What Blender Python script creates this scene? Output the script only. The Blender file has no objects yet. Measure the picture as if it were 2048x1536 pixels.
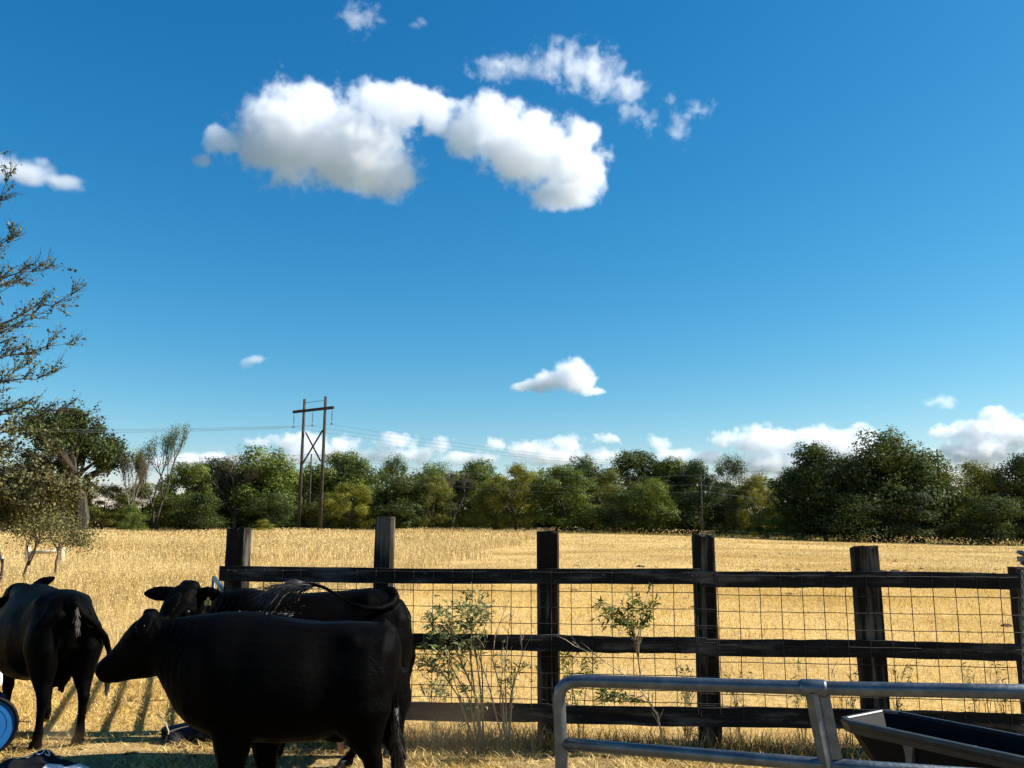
import bpy, bmesh, math, random
import numpy as np
from mathutils import Vector, Matrix
random.seed(7); rng = np.random.default_rng(7)
R = math.radians
scene = bpy.context.scene
col = scene.collection

# ------------------------------------------------------------------ camera, sky, sun, exposure
CAM_H = 1.8
FPX = 1700.0                     # focal length in photograph pixels (2048 wide)
PITCH = math.atan(287.0 / FPX)   # camera looks up a little
cam_d = bpy.data.cameras.new('camera'); cam = bpy.data.objects.new('camera', cam_d); col.objects.link(cam)
cam.location = (0, 0, CAM_H); cam.rotation_euler = (math.pi / 2 + PITCH, 0, 0)
cam_d.sensor_width = 36.0; cam_d.lens = 36.0 * FPX / 2048.0
cam_d.clip_start = 0.05; cam_d.clip_end = 30000
scene.camera = cam

SUN_EL, SUN_AZ = R(38), R(86)    # azimuth clockwise from the view direction: the sun stands to the right
world = bpy.data.worlds.new('World'); scene.world = world; world.use_nodes = True
wn = world.node_tree; wn.nodes.clear()
sky = wn.nodes.new('ShaderNodeTexSky'); sky.sky_type = 'NISHITA'; sky.sun_disc = False
sky.sun_elevation = SUN_EL; sky.sun_rotation = SUN_AZ
sky.altitude = 300; sky.air_density = 1.0; sky.dust_density = 0.35; sky.ozone_density = 3.0
hs = wn.nodes.new('ShaderNodeHueSaturation'); hs.inputs['Saturation'].default_value = 1.3; hs.inputs['Hue'].default_value = 0.485
bg = wn.nodes.new('ShaderNodeBackground'); SKY = 0.061; bg.inputs['Strength'].default_value = SKY
wo = wn.nodes.new('ShaderNodeOutputWorld')
wn.links.new(sky.outputs[0], hs.inputs['Color'])
# the deep, clean blue of dry autumn air: one colour grade for the whole sky
sepc = wn.nodes.new('ShaderNodeSeparateColor'); comb = wn.nodes.new('ShaderNodeCombineColor'); wn.links.new(hs.outputs[0], sepc.inputs[0])
KS = SKY * 2.215
for ch, (gm, gain) in enumerate(((1.36, 1.42), (1.02, 1.0), (.76, .95))):
    m0 = wn.nodes.new('ShaderNodeMath'); m0.operation = 'MULTIPLY'; m0.inputs[1].default_value = KS; wn.links.new(sepc.outputs[ch], m0.inputs[0])
    m1 = wn.nodes.new('ShaderNodeMath'); m1.operation = 'POWER'; m1.inputs[1].default_value = gm; wn.links.new(m0.outputs[0], m1.inputs[0])
    m2 = wn.nodes.new('ShaderNodeMath'); m2.operation = 'MULTIPLY'; m2.inputs[1].default_value = gain / KS; wn.links.new(m1.outputs[0], m2.inputs[0])
    wn.links.new(m2.outputs[0], comb.inputs[ch])
wn.links.new(comb.outputs[0], bg.inputs[0]); wn.links.new(bg.outputs[0], wo.inputs[0])

sun_d = bpy.data.lights.new('sun', 'SUN'); sun_d.energy = 5.0; sun_d.angle = R(0.53); sun_d.color = (1.0, 0.95, 0.86)
sun = bpy.data.objects.new('sun', sun_d); col.objects.link(sun)
sdir = Vector((math.sin(SUN_AZ) * math.cos(SUN_EL), math.cos(SUN_AZ) * math.cos(SUN_EL), math.sin(SUN_EL)))
sun.rotation_euler = sdir.to_track_quat('Z', 'Y').to_euler(); sun.location = (30, 10, 40)

vs = scene.view_settings
vs.view_transform = 'Standard'; vs.look = 'None'; vs.gamma = 1.0; vs.use_curve_mapping = False; vs.exposure = 1.15
cy = scene.cycles
cy.max_bounces = 14; cy.diffuse_bounces = 3; cy.glossy_bounces = 3; cy.transmission_bounces = 4
cy.volume_bounces = 14; cy.transparent_max_bounces = 8; cy.volume_step_rate = 4
cy.use_denoising = True; cy.use_adaptive_sampling = True; cy.adaptive_threshold = 0.015

# ------------------------------------------------------------------ helpers
def ray(px, py):
    u = (px - 1024) / FPX; v = (768 - py) / FPX
    return Vector((u, math.cos(PITCH) - v * math.sin(PITCH), math.sin(PITCH) + v * math.cos(PITCH)))
def at(px, py, Y):
    d = ray(px, py); t = Y / d.y
    return Vector((d.x * t, Y, CAM_H + d.z * t))
def on_ground(px, py, z=0.0):
    d = ray(px, py); t = (z - CAM_H) / d.z
    return Vector((d.x * t, d.y * t, z))
def sstep(a, b, x):
    t = np.clip((np.asarray(x, float) - a) / (b - a), 0, 1); return t * t * (3 - 2 * t)
def terrain(x, y):
    x = np.asarray(x, float); y = np.asarray(y, float)
    g = 1.25 - 1.25 * sstep(5, 55, x)
    s = np.clip((y - 14) / 96.0, 0, 1)
    return g * s + 0.05 * np.sin(x * .31 + 1.3) * np.sin(y * .23) * np.clip((y - 10) / 12, 0, 1)
def tz(x, y): return float(terrain(x, y))

def tag(o, label=None, cat=None, group=None, kind=None):
    if label: o['label'] = label
    if cat: o['category'] = cat
    if group: o['group'] = group
    if kind: o['kind'] = kind
    return o
def empty(name, loc=(0, 0, 0), rz=0.0):
    o = bpy.data.objects.new(name, None); col.objects.link(o); o.location = loc; o.rotation_euler = (0, 0, rz)
    o.empty_display_size = 0.1
    return o
def mesh_obj(name, V, F, mat=None, parent=None, smooth=False):
    me = bpy.data.meshes.new(name); me.from_pydata([tuple(v) for v in V], [], F); me.update()
    if smooth: me.polygons.foreach_set('use_smooth', [True] * len(me.polygons))
    if mat: me.materials.append(mat)
    o = bpy.data.objects.new(name, me); col.objects.link(o)
    if parent: o.parent = parent
    return o
def np_mesh(name, V, loops, starts, totals, mat=None, parent=None, face_attr=None, smooth=False):
    me = bpy.data.meshes.new(name)
    me.vertices.add(len(V)); me.vertices.foreach_set('co', np.asarray(V, np.float32).ravel())
    me.loops.add(len(loops)); me.loops.foreach_set('vertex_index', np.asarray(loops, np.int32))
    me.polygons.add(len(starts)); me.polygons.foreach_set('loop_start', np.asarray(starts, np.int32))
    me.polygons.foreach_set('loop_total', np.asarray(totals, np.int32))
    if smooth: me.polygons.foreach_set('use_smooth', np.ones(len(starts), bool))
    me.update(calc_edges=True)
    if face_attr is not None:
        a = me.attributes.new('rnd', 'FLOAT', 'FACE'); a.data.foreach_set('value', np.asarray(face_attr, np.float32))
    if mat: me.materials.append(mat)
    o = bpy.data.objects.new(name, me); col.objects.link(o)
    if parent: o.parent = parent
    return o
class MB:
    """collects shapes of ONE part"""
    def __init__(s): s.V = []; s.F = []
    def add(s, V, F):
        n = len(s.V); s.V += [Vector(v) for v in V]; s.F += [tuple(i + n for i in f) for f in F]; return s
    def tube(s, pts, rad, n=8, cap=True):
        pts = [Vector(p) for p in pts]; m = len(pts)
        if not hasattr(rad, '__len__'): rad = [rad] * m
        V = []; F = []; up = None
        for i, p in enumerate(pts):
            t = (pts[min(i + 1, m - 1)] - pts[max(i - 1, 0)]).normalized()
            if up is None:
                a = Vector((0, 0, 1)) if abs(t.z) < .9 else Vector((1, 0, 0))
            else: a = up
            a = (a - t * a.dot(t)).normalized(); b = t.cross(a); up = a
            for k in range(n):
                w = 2 * math.pi * k / n
                V.append(p + (a * math.cos(w) + b * math.sin(w)) * rad[i])
        for i in range(m - 1):
            for k in range(n):
                k2 = (k + 1) % n
                F.append((i * n + k, i * n + k2, (i + 1) * n + k2, (i + 1) * n + k))
        if cap:
            F.append(tuple(range(n - 1, -1, -1))); F.append(tuple((m - 1) * n + k for k in range(n)))
        return s.add(V, F)
    def box(s, c, half, M=None):
        c = Vector(c); V = []
        for sx in (-1, 1):
            for sy in (-1, 1):
                for sz in (-1, 1):
                    v = Vector((sx * half[0], sy * half[1], sz * half[2]))
                    V.append(c + (M @ v if M else v))
        return s.add(V, [(0, 1, 3, 2), (4, 6, 7, 5), (0, 4, 5, 1), (2, 3, 7, 6), (0, 2, 6, 4), (1, 5, 7, 3)])
    def loft(s, rings, cap=True):
        n = len(rings[0]); V = [v for r in rings for v in r]; F = []
        for i in range(len(rings) - 1):
            for k in range(n):
                k2 = (k + 1) % n
                F.append((i * n + k, i * n + k2, (i + 1) * n + k2, (i + 1) * n + k))
        if cap:
            F.append(tuple(range(n - 1, -1, -1))); F.append(tuple((len(rings) - 1) * n + k for k in range(n)))
        return s.add(V, F)
    def build(s, name, mat, parent=None, smooth=False):
        return mesh_obj(name, s.V, s.F, mat, parent, smooth)

# ------------------------------------------------------------------ materials
def new_mat(name):
    m = bpy.data.materials.new(name); m.use_nodes = True; nt = m.node_tree
    return m, nt, nt.nodes['Principled BSDF']
def node(nt, typ, **kw):
    n = nt.nodes.new(typ)
    for k, v in kw.items():
        if k in n.inputs: n.inputs[k].default_value = v
        else: setattr(n, k, v)
    return n
def ramp(nt, stops, fac):
    r = nt.nodes.new('ShaderNodeValToRGB'); e = r.color_ramp.elements
    while len(e) < len(stops): e.new(0.5)
    for i, (p, c) in enumerate(stops): e[i].position = p; e[i].color = (*c, 1)
    nt.links.new(fac, r.inputs[0]); return r
def bump(nt, height, bsdf, strength=0.3, dist=0.01):
    b = nt.nodes.new('ShaderNodeBump'); b.inputs['Strength'].default_value = strength; b.inputs['Distance'].default_value = dist
    nt.links.new(height, b.inputs['Height']); nt.links.new(b.outputs[0], bsdf.inputs['Normal']); return b
def noise(nt, scale, detail=4, rough=.55, vec=None, coord='Object', stretch=None):
    tc = nt.nodes.new('ShaderNodeTexCoord'); src = tc.outputs[coord]
    if stretch:
        mp = nt.nodes.new('ShaderNodeMapping'); mp.inputs['Scale'].default_value = stretch
        nt.links.new(src, mp.inputs[0]); src = mp.outputs[0]
    n = nt.nodes.new('ShaderNodeTexNoise'); n.inputs['Scale'].default_value = scale
    n.inputs['Detail'].default_value = detail; n.inputs['Roughness'].default_value = rough
    nt.links.new(src, n.inputs['Vector']); return n

def simple_mat(name, colr, rough=.6, metal=0.0, spec=.5, nscale=None, var=.25, bump_s=0.0, stretch=None, bdist=.004):
    m, nt, b = new_mat(name)
    b.inputs['Roughness'].default_value = rough; b.inputs['Metallic'].default_value = metal
    b.inputs['Specular IOR Level'].default_value = spec
    if nscale:
        n = noise(nt, nscale, 5, .6, stretch=stretch)
        c0 = tuple(max(0, c * (1 - var)) for c in colr); c1 = tuple(min(1, c * (1 + var)) for c in colr)
        r = ramp(nt, [(.3, c0), (.7, c1)], n.outputs[0]); nt.links.new(r.outputs[0], b.inputs['Base Color'])
        if bump_s: bump(nt, n.outputs[0], b, bump_s, bdist)
    else: b.inputs['Base Color'].default_value = (*colr, 1)
    return m

def leaf_mat(name, dark, mid, light, trans=.36, patch=.35):
    m, nt, b = new_mat(name); nt.nodes.remove(b)
    out = nt.nodes['Material Output']
    at_ = node(nt, 'ShaderNodeAttribute', attribute_name='rnd')
    n = noise(nt, patch, 2, .5, coord='Object')
    mx = node(nt, 'ShaderNodeMath', operation='MULTIPLY_ADD'); nt.links.new(n.outputs[0], mx.inputs[0]); mx.inputs[1].default_value = .9; mx.inputs[2].default_value = -.45
    ad = node(nt, 'ShaderNodeMath', operation='ADD'); nt.links.new(mx.outputs[0], ad.inputs[0]); nt.links.new(at_.outputs['Fac'], ad.inputs[1])
    r = ramp(nt, [(.1, dark), (.5, mid), (.95, light)], ad.outputs[0])
    d = nt.nodes.new('ShaderNodeBsdfDiffuse'); t = nt.nodes.new('ShaderNodeBsdfTranslucent'); g = nt.nodes.new('ShaderNodeBsdfGlossy')
    g.inputs['Roughness'].default_value = .6; g.inputs['Color'].default_value = (.9, .95, 1, 1)
    for s in (d, t): nt.links.new(r.outputs[0], s.inputs['Color'])
    ms = nt.nodes.new('ShaderNodeMixShader'); ms.inputs[0].default_value = trans
    nt.links.new(d.outputs[0], ms.inputs[1]); nt.links.new(t.outputs[0], ms.inputs[2])
    ms2 = nt.nodes.new('ShaderNodeMixShader'); ms2.inputs[0].default_value = .012
    nt.links.new(ms.outputs[0], ms2.inputs[1]); nt.links.new(g.outputs[0], ms2.inputs[2])
    nt.links.new(ms2.outputs[0], out.inputs['Surface'])
    return m

L_DARK = leaf_mat('leaf_dark_green', (.010, .017, .004), (.036, .054, .010), (.105, .13, .028))
L_GREEN = leaf_mat('leaf_mid_green', (.022, .036, .005), (.078, .108, .013), (.19, .23, .036))
L_OLIVE = leaf_mat('leaf_olive', (.034, .040, .007), (.10, .11, .016), (.22, .21, .034))
L_YELL = leaf_mat('leaf_yellow_green', (.05, .056, .008), (.155, .16, .016), (.31, .285, .034))
L_GREY = leaf_mat('leaf_grey_green', (.026, .036, .014), (.078, .098, .034), (.17, .19, .075))
L_BROWN = leaf_mat('leaf_brown', (.035, .030, .014), (.085, .070, .032), (.17, .135, .06))
L_NEAR = leaf_mat('leaf_small_olive', (.018, .021, .008), (.075, .078, .026), (.23, .21, .075), patch=1.2)
L_WEED = leaf_mat('leaf_weed', (.06, .08, .022), (.20, .23, .075), (.42, .42, .18), patch=3)
BARK = simple_mat('bark_brown', (.05, .042, .033), .9, spec=.2, nscale=6, var=.5, bump_s=.5, stretch=(1, 1, .2))
BARK_GREY = simple_mat('bark_pale_grey', (.15, .135, .115), .9, spec=.2, nscale=6, var=.4)

def grass_mat(name, stops, patch=.25, trans=.25, amp=.8):
    m, nt, b = new_mat(name); nt.nodes.remove(b); out = nt.nodes['Material Output']
    at_ = node(nt, 'ShaderNodeAttribute', attribute_name='rnd')
    n = noise(nt, patch, 3, .6)
    mx = node(nt, 'ShaderNodeMath', operation='MULTIPLY_ADD'); nt.links.new(n.outputs[0], mx.inputs[0]); mx.inputs[1].default_value = amp; mx.inputs[2].default_value = -.5 * amp
    ad = node(nt, 'ShaderNodeMath', operation='ADD'); nt.links.new(mx.outputs[0], ad.inputs[0]); nt.links.new(at_.outputs['Fac'], ad.inputs[1])
    r = ramp(nt, stops, ad.outputs[0])
    nb = noise(nt, .09, 4, .6, stretch=(.6, 1, 1)); rb = ramp(nt, [(.38, (.76, .72, .60)), (.48, (.94, .92, .88)), (.58, (1.0, 1.0, 1.0))], nb.outputs[0])
    mm = node(nt, 'ShaderNodeMix', data_type='RGBA', blend_type='MULTIPLY'); mm.inputs['Factor'].default_value = 1.0
    nt.links.new(r.outputs[0], mm.inputs['A']); nt.links.new(rb.outputs[0], mm.inputs['B'])
    d = nt.nodes.new('ShaderNodeBsdfDiffuse'); t = nt.nodes.new('ShaderNodeBsdfTranslucent')
    for s in (d, t): nt.links.new(mm.outputs['Result'], s.inputs['Color'])
    ms = nt.nodes.new('ShaderNodeMixShader'); ms.inputs[0].default_value = trans
    nt.links.new(d.outputs[0], ms.inputs[1]); nt.links.new(t.outputs[0], ms.inputs[2]); nt.links.new(ms.outputs[0], out.inputs['Surface'])
    return m
G_PASTURE = grass_mat('dry_pasture_grass', [(.0, (.40, .25, .075)), (.35, (.72, .465, .13)), (.65, (.86, .58, .18)), (1., (.91, .69, .27))], .35, amp=.6)
G_TALL = grass_mat('tall_dry_grass', [(.0, (.30, .21, .085)), (.35, (.52, .38, .165)), (.65, (.64, .49, .23)), (1., (.76, .61, .33))], .12, amp=.6)
G_PFAR = grass_mat('far_pasture_grass', [(.0, (.30, .21, .09)), (.35, (.50, .375, .165)), (.65, (.61, .475, .22)), (1., (.70, .57, .30))], .18, amp=.7)
G_STRAW = grass_mat('straw', [(.0, (.20, .12, .035)), (.35, (.54, .37, .11)), (.65, (.75, .55, .2)), (1., (.88, .72, .36))], 1.2)
G_WEEDS = grass_mat('rank_weeds', [(.0, (.05, .032, .015)), (.35, (.16, .10, .04)), (.7, (.40, .28, .11)), (1., (.62, .46, .2))], 2.0)
G_GREEN = grass_mat('green_edge_grass', [(.0, (.08, .08, .02)), (.4, (.22, .20, .06)), (.8, (.42, .36, .12)), (1., (.5, .42, .16))], .5)

def ground_mat():
    m, nt, b = new_mat('pasture_ground'); b.inputs['Roughness'].default_value = 1; b.inputs['Specular IOR Level'].default_value = 0
    n1 = noise(nt, .25, 6, .6); n2 = noise(nt, 9, 6, .7)
    r1 = ramp(nt, [(.25, (.40, .27, .11)), (.5, (.56, .385, .155)), (.75, (.66, .475, .21))], n1.outputs[0])
    r2 = ramp(nt, [(.25, (.35, .33, .3)), (.6, (1, 1, 1))], n2.outputs[0])
    mx = node(nt, 'ShaderNodeMix', data_type='RGBA', blend_type='MULTIPLY'); mx.inputs['Factor'].default_value = .8
    nt.links.new(r1.outputs[0], mx.inputs['A']); nt.links.new(r2.outputs[0], mx.inputs['B'])
    nb = noise(nt, .09, 4, .6, stretch=(.6, 1, 1)); rb = ramp(nt, [(.38, (.76, .72, .60)), (.48, (.94, .92, .88)), (.58, (1.0, 1.0, 1.0))], nb.outputs[0])
    mp = node(nt, 'ShaderNodeMix', data_type='RGBA', blend_type='MULTIPLY'); mp.inputs['Factor'].default_value = 1.0
    nt.links.new(mx.outputs['Result'], mp.inputs['A']); nt.links.new(rb.outputs[0], mp.inputs['B']); mx = mp
    # bare dirt of the pen near the camera
    tc = nt.nodes.new('ShaderNodeTexCoord'); sp = nt.nodes.new('ShaderNodeSeparateXYZ'); nt.links.new(tc.outputs['Object'], sp.inputs[0])
    n3 = noise(nt, 2.2, 6, .65)
    mr = node(nt, 'ShaderNodeMapRange'); mr.inputs['From Min'].default_value = 6.6; mr.inputs['From Max'].default_value = 8.2
    nt.links.new(sp.outputs['Y'], mr.inputs['Value'])
    dirt = ramp(nt, [(.3, (.12, .085, .05)), (.55, (.26, .19, .10)), (.75, (.44, .33, .16))], n3.outputs[0])
    mx2 = node(nt, 'ShaderNodeMix', data_type='RGBA'); nt.links.new(mr.outputs[0], mx2.inputs['Factor'])
    nt.links.new(dirt.outputs[0], mx2.inputs['A']); nt.links.new(mx.outputs['Result'], mx2.inputs['B'])
    # woods and green farmland far beyond the tree line
    mr3 = node(nt, 'ShaderNodeMapRange'); mr3.inputs['From Min'].default_value = 128; mr3.inputs['From Max'].default_value = 150
    nt.links.new(sp.outputs['Y'], mr3.inputs['Value'])
    far = ramp(nt, [(.4, (.035, .05, .02)), (.6, (.07, .085, .035))], n1.outputs[0])
    mx3 = node(nt, 'ShaderNodeMix', data_type='RGBA'); nt.links.new(mr3.outputs[0], mx3.inputs['Factor'])
    nt.links.new(mx2.outputs['Result'], mx3.inputs['A']); nt.links.new(far.outputs[0], mx3.inputs['B'])
    nt.links.new(mx3.outputs['Result'], b.inputs['Base Color'])
    bump(nt, n2.outputs[0], b, .8, .05)
    return m
GROUND = ground_mat()

def wood_mat(name, c0, c1, c2, axis='Z', sc=14):
    m, nt, b = new_mat(name); b.inputs['Roughness'].default_value = .95; b.inputs['Specular IOR Level'].default_value = .1
    st = {'Z': (1, 1, .06), 'X': (.06, 1, 1)}[axis]
    n = noise(nt, sc, 6, .65, stretch=st); n2 = noise(nt, 2.2, 3, .5)
    ad = node(nt, 'ShaderNodeMath', operation='MULTIPLY_ADD'); nt.links.new(n2.outputs[0], ad.inputs[0]); ad.inputs[1].default_value = .5
    nt.links.new(n.outputs[0], ad.inputs[2])
    r = ramp(nt, [(.45, c0), (.75, c1), (1., c2)], ad.outputs[0]); nt.links.new(r.outputs[0], b.inputs['Base Color'])
    bump(nt, n.outputs[0], b, 1.0, .02)
    return m
W_POST = wood_mat('weathered_tie', (.006, .005, .004), (.016, .013, .010), (.17, .15, .12))
W_RAIL = wood_mat('weathered_rail', (.006, .005, .0045), (.020, .018, .016), (.12, .11, .095), 'X')
W_PALE = wood_mat('peeled_log', (.38, .30, .20), (.52, .42, .29), (.62, .53, .39))
W_POLE = wood_mat('utility_pole', (.022, .02, .017), (.045, .04, .033), (.09, .08, .066))
STEEL = simple_mat('dark_wire', (.02, .017, .014), .7, .2, nscale=30, var=.5)
CABLE = simple_mat('power_cable', (.10, .11, .12), .6, .3)
INSUL = simple_mat('insulator_grey', (.12, .14, .15), .4)
def galv_mat():
    m, nt, b = new_mat('galvanised_pipe'); b.inputs['Metallic'].default_value = .75
    n = noise(nt, 14, 5, .6); n2 = noise(nt, 90, 3, .5)
    r = ramp(nt, [(.3, (.07, .085, .10)), (.55, (.12, .14, .155)), (.8, (.22, .23, .235))], n.outputs[0]); nt.links.new(r.outputs[0], b.inputs['Base Color'])
    rr = ramp(nt, [(.3, (.30,) * 3), (.8, (.55,) * 3)], n2.outputs[0]); nt.links.new(rr.outputs[0], b.inputs['Roughness'])
    bump(nt, n2.outputs[0], b, .08, .002)
    return m
GALV = galv_mat()
def coat_mat():
    m, nt, b = new_mat('black_coat')
    n = noise(nt, 60, 4, .65, stretch=(.25, 1, .7)); n2 = noise(nt, 3.5, 3, .5)
    r = ramp(nt, [(.35, (.0010, .0010, .0010)), (.65, (.0020, .0019, .0018)), (.9, (.0065, .0055, .0042))], n2.outputs[0]); nt.links.new(r.outputs[0], b.inputs['Base Color'])
    b.inputs['Roughness'].default_value = .5; b.inputs['Specular IOR Level'].default_value = .5; b.inputs['IOR'].default_value = 1.08
    bump(nt, n.outputs[0], b, .45, .014)
    return m
COAT = coat_mat()
HOOF = simple_mat('hoof_horn', (.05, .042, .034), .5, nscale=20, var=.4)
HAIRT = simple_mat('tail_hair_black', (.016, .013, .010), .5)
HAIRB = simple_mat('tail_hair_brown', (.045, .033, .022), .6)
EYE = simple_mat('eye_black', (.003, .0025, .002), .3, spec=.2)
UDDER = simple_mat('udder_skin', (.42, .22, .13), .6, nscale=12, var=.2)
TAGY = simple_mat('ear_tag_yellow', (.42, .34, .06), .5)
TAGP = simple_mat('ear_tag_pale', (.6, .55, .45), .5)
BLACKPL = simple_mat('black_plastic', (.006, .006, .0065), .6, spec=.10, nscale=8, var=.5, bump_s=.1)
# ------------------------------------------------------------------ ground
def build_ground():
    xs = np.unique(np.concatenate([np.linspace(-9, 9, 90), np.linspace(-70, 70, 90), np.linspace(-700, 700, 30), np.linspace(-6000, 6000, 9)]))
    ys = np.unique(np.concatenate([np.linspace(2, 14, 60), np.linspace(-60, 130, 90), np.linspace(130, 900, 20), np.linspace(900, 12000, 6)]))
    X, Y = np.meshgrid(xs, ys)
    Z = terrain(X, Y) + .012 * np.sin(X * 3.1 + np.sin(Y * 2.3)) * np.sin(Y * 2.7 + 1) * (Y < 16)
    V = np.stack([X, Y, Z], -1).reshape(-1, 3); nx, ny = len(xs), len(ys)
    i, j = np.meshgrid(np.arange(nx - 1), np.arange(ny - 1)); a = (j * nx + i).ravel()
    L = np.stack([a, a + 1, a + nx + 1, a + nx], -1)
    o = np_mesh('ground', V, L.ravel(), np.arange(len(L)) * 4, np.full(len(L), 4), GROUND, smooth=True)
    tag(o, kind='structure')
build_ground()

# ------------------------------------------------------------------ grass: bent blades, two faces each
def blades(name, P, H, W, lean, mat, label, rnd=None, cat='grass', droop=.0, head=None):
    n = len(P); th = rng.uniform(0, 2 * math.pi, n); ph = rng.uniform(0, 2 * math.pi, n)
    side = np.stack([np.cos(ph), np.sin(ph), np.zeros(n)], -1)
    ld = np.stack([np.cos(th), np.sin(th), np.zeros(n)], -1) * (lean * H)[:, None]
    up = np.zeros((n, 3)); up[:, 2] = H * np.sqrt(np.clip(1 - lean ** 2, .02, 1))
    mid = P + up * .55 + ld * .4; tip = P + up * (1 - droop) + ld
    w = side * (W * .5)[:, None]
    V = np.stack([P - w, P + w, mid + w * .8, mid - w * .8, tip], 1).reshape(-1, 3)
    b = np.arange(n) * 5
    L = np.stack([b, b + 1, b + 2, b + 3, b + 3, b + 2, b + 4], -1).ravel()
    st = np.stack([np.arange(n) * 7, np.arange(n) * 7 + 4], -1).ravel(); tt = np.tile([4, 3], n)
    r = rng.uniform(0, 1, n) if rnd is None else rnd
    o = np_mesh(name, V, L, st, tt, mat, face_attr=np.repeat(r, 2))
    tag(o, label, cat, kind='stuff'); return o, tip
def scatter(n, y0, y1, xl=None, mask=None, pw=1.0, slope=.66, pad=2.5):
    Y = rng.uniform(0, 1, n) ** pw * (y1 - y0) + y0
    X = rng.uniform(-1, 1, n) * (slope * Y + pad)
    if mask is not None:
        k = mask(X, Y); X, Y = X[k], Y[k]
    return np.stack([X, Y, terrain(X, Y) - .01], -1)
FY0, FS = 7.6, .13
FENCE_Y = lambda x: FY0 - FS * x            # the fence line, nearer on the right
def tall_edge(x, y):                            # left of this line the grass is tall
    return x < -4.3 + (y - 12) * (3.6 + 4.3) / 88.0 + .8 * np.sin(y * .35)
beyond = lambda x, y: (y > FENCE_Y(x) + .12) & ~((x < -2.5) & (y < 8.8 + .8 * np.sin(x * 1.7)))
short = lambda x, y: beyond(x, y) & ~(tall_edge(x, y) & (y > 12))
vn = lambda x, y: .5 + .5 * np.sin(x * .9 + 1.7 * np.sin(y * .33)) * np.sin(y * .41 + 1.1 * np.sin(x * .5))
# short dry pasture: near, middle, far
def pasture(n, y0, y1, h, w, lab, pw=1.0, mat=G_PASTURE):
    P = scatter(n, y0, y1, mask=short, pw=pw); k = len(P)
    v = vn(P[:, 0], P[:, 1])
    return blades('pasture_grass', P, rng.uniform(.5, 1.25, k) * h * (.7 + .6 * v), np.full(k, w) * rng.uniform(.6, 1.3, k), rng.uniform(.2, .97, k), mat, lab)
pasture(60000, 6.2, 13, .085, .006, 'short golden dry grass just beyond the wire fence')
pasture(95000, 13, 26, .09, .010, 'short golden dry grass across the near pasture', .8)
pasture(100000, 26, 55, .09, .02, 'short tan dry grass across the middle of the pasture', .8, G_PFAR)
pasture(80000, 55, 125, .10, .05, 'short tan dry grass at the far side of the pasture', .9, G_PFAR)
# greener strip along the foot of the right-hand trees
P = scatter(22000, 66, 112, mask=lambda x, y: (x > 4) & (y > 96 - .42 * (x - 10)) )
blades('green_grass', P, rng.uniform(.15, .5, len(P)), np.full(len(P), .06), rng.uniform(.1, .8, len(P)), G_GREEN, 'greener unmown grass along the foot of the right-hand trees')
# tall seeding grass on the left
tall = lambda x, y: tall_edge(x, y) & (y > 9.6 + .7 * np.sin(x * 2.1)) & ~((abs(y - 37.5 - .05 * x) < 1.1) & (x < 2))
def tallgrass(n, y0, y1, h, w, hw, lab, pw=1.0):
    P = scatter(n, y0, y1, mask=tall, pw=pw); k = len(P); v = vn(P[:, 0] * .4, P[:, 1] * .4)
    hh = rng.uniform(.6, 1.15, k) * h * (.75 + .5 * v) * (.45 + .55 * sstep(9.6, 13, P[:, 1]))
    o, tip = blades('tall_grass', P, hh, np.full(k, w), rng.uniform(.05, .55, k), G_TALL, lab)
    m = rng.uniform(0, 1, k) < .75; T = tip[m]; q = len(T)      # seed heads: small bipyramid sprays
    d = rng.normal(0, 1, (q, 3)); d[:, 2] = -abs(d[:, 2]) * .6; d /= np.linalg.norm(d, axis=1)[:, None]
    s = np.cross(d, rng.normal(0, 1, (q, 3))); s /= np.linalg.norm(s, axis=1)[:, None] + 1e-6
    l = hw * rng.uniform(.6, 1.3, q)[:, None]
    V = np.stack([T, T + d * l * .5 + s * l * .3, T + d * l, T + d * l * .5 - s * l * .3], 1).reshape(-1, 3)
    o2 = np_mesh('grass_seed_heads', V, np.arange(q * 4), np.arange(q) * 4, np.full(q, 4), G_TALL, face_attr=rng.uniform(.35, 1.0, q))
    tag(o2, lab.replace('tall dry grass', 'pale seed heads on tall dry grass'), 'grass', kind='stuff')
tallgrass(42000, 9, 18, .34, .005, .026, 'tall dry grass growing just behind the left cow', .9)
tallgrass(70000, 18, 36, .44, .010, .042, 'tall dry grass in the left field before the low log fence', .9)
tallgrass(60000, 36, 66, .5, .022, .075, 'tall dry grass in the left field beyond the low log fence', .9)
tallgrass(60000, 66, 128, .5, .05, .13, 'tall dry grass along the far left field edge', .9)
# straw and stubble in the pen, and rank dry weeds along the fence foot
inpen = lambda x, y: (y < FENCE_Y(x) + .1) | ((x < -2.3) & (y < 10.5))
P = scatter(150000, 4.6, 10.5, mask=lambda x, y: inpen(x, y), slope=.68, pad=1.0); k = len(P); v = vn(P[:, 0] * 2.3, P[:, 1] * 2.3)
keep = rng.uniform(0, 1, k) < .35 + .75 * v; P = P[keep]; k = len(P); v = v[keep]
P[:, 2] += .012
blades('straw_litter', P, rng.uniform(.04, .12, k) * (.7 + .6 * v), rng.uniform(.004, .009, k), rng.uniform(.75, .99, k), G_STRAW, 'loose yellow straw and stubble on the pen floor')
xx = rng.uniform(-2.2, 5.2, 15000); P = np.stack([xx, FENCE_Y(xx) - rng.uniform(0, 1, 15000) ** 1.5 * .42 + .1, np.zeros(15000)], -1)
cl = .5 + .5 * np.sin(xx * 6.1) * np.sin(xx * 2.3 + 1)
P = P[rng.uniform(0, 1, 15000) < .35 + .6 * cl]; k = len(P)
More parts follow.
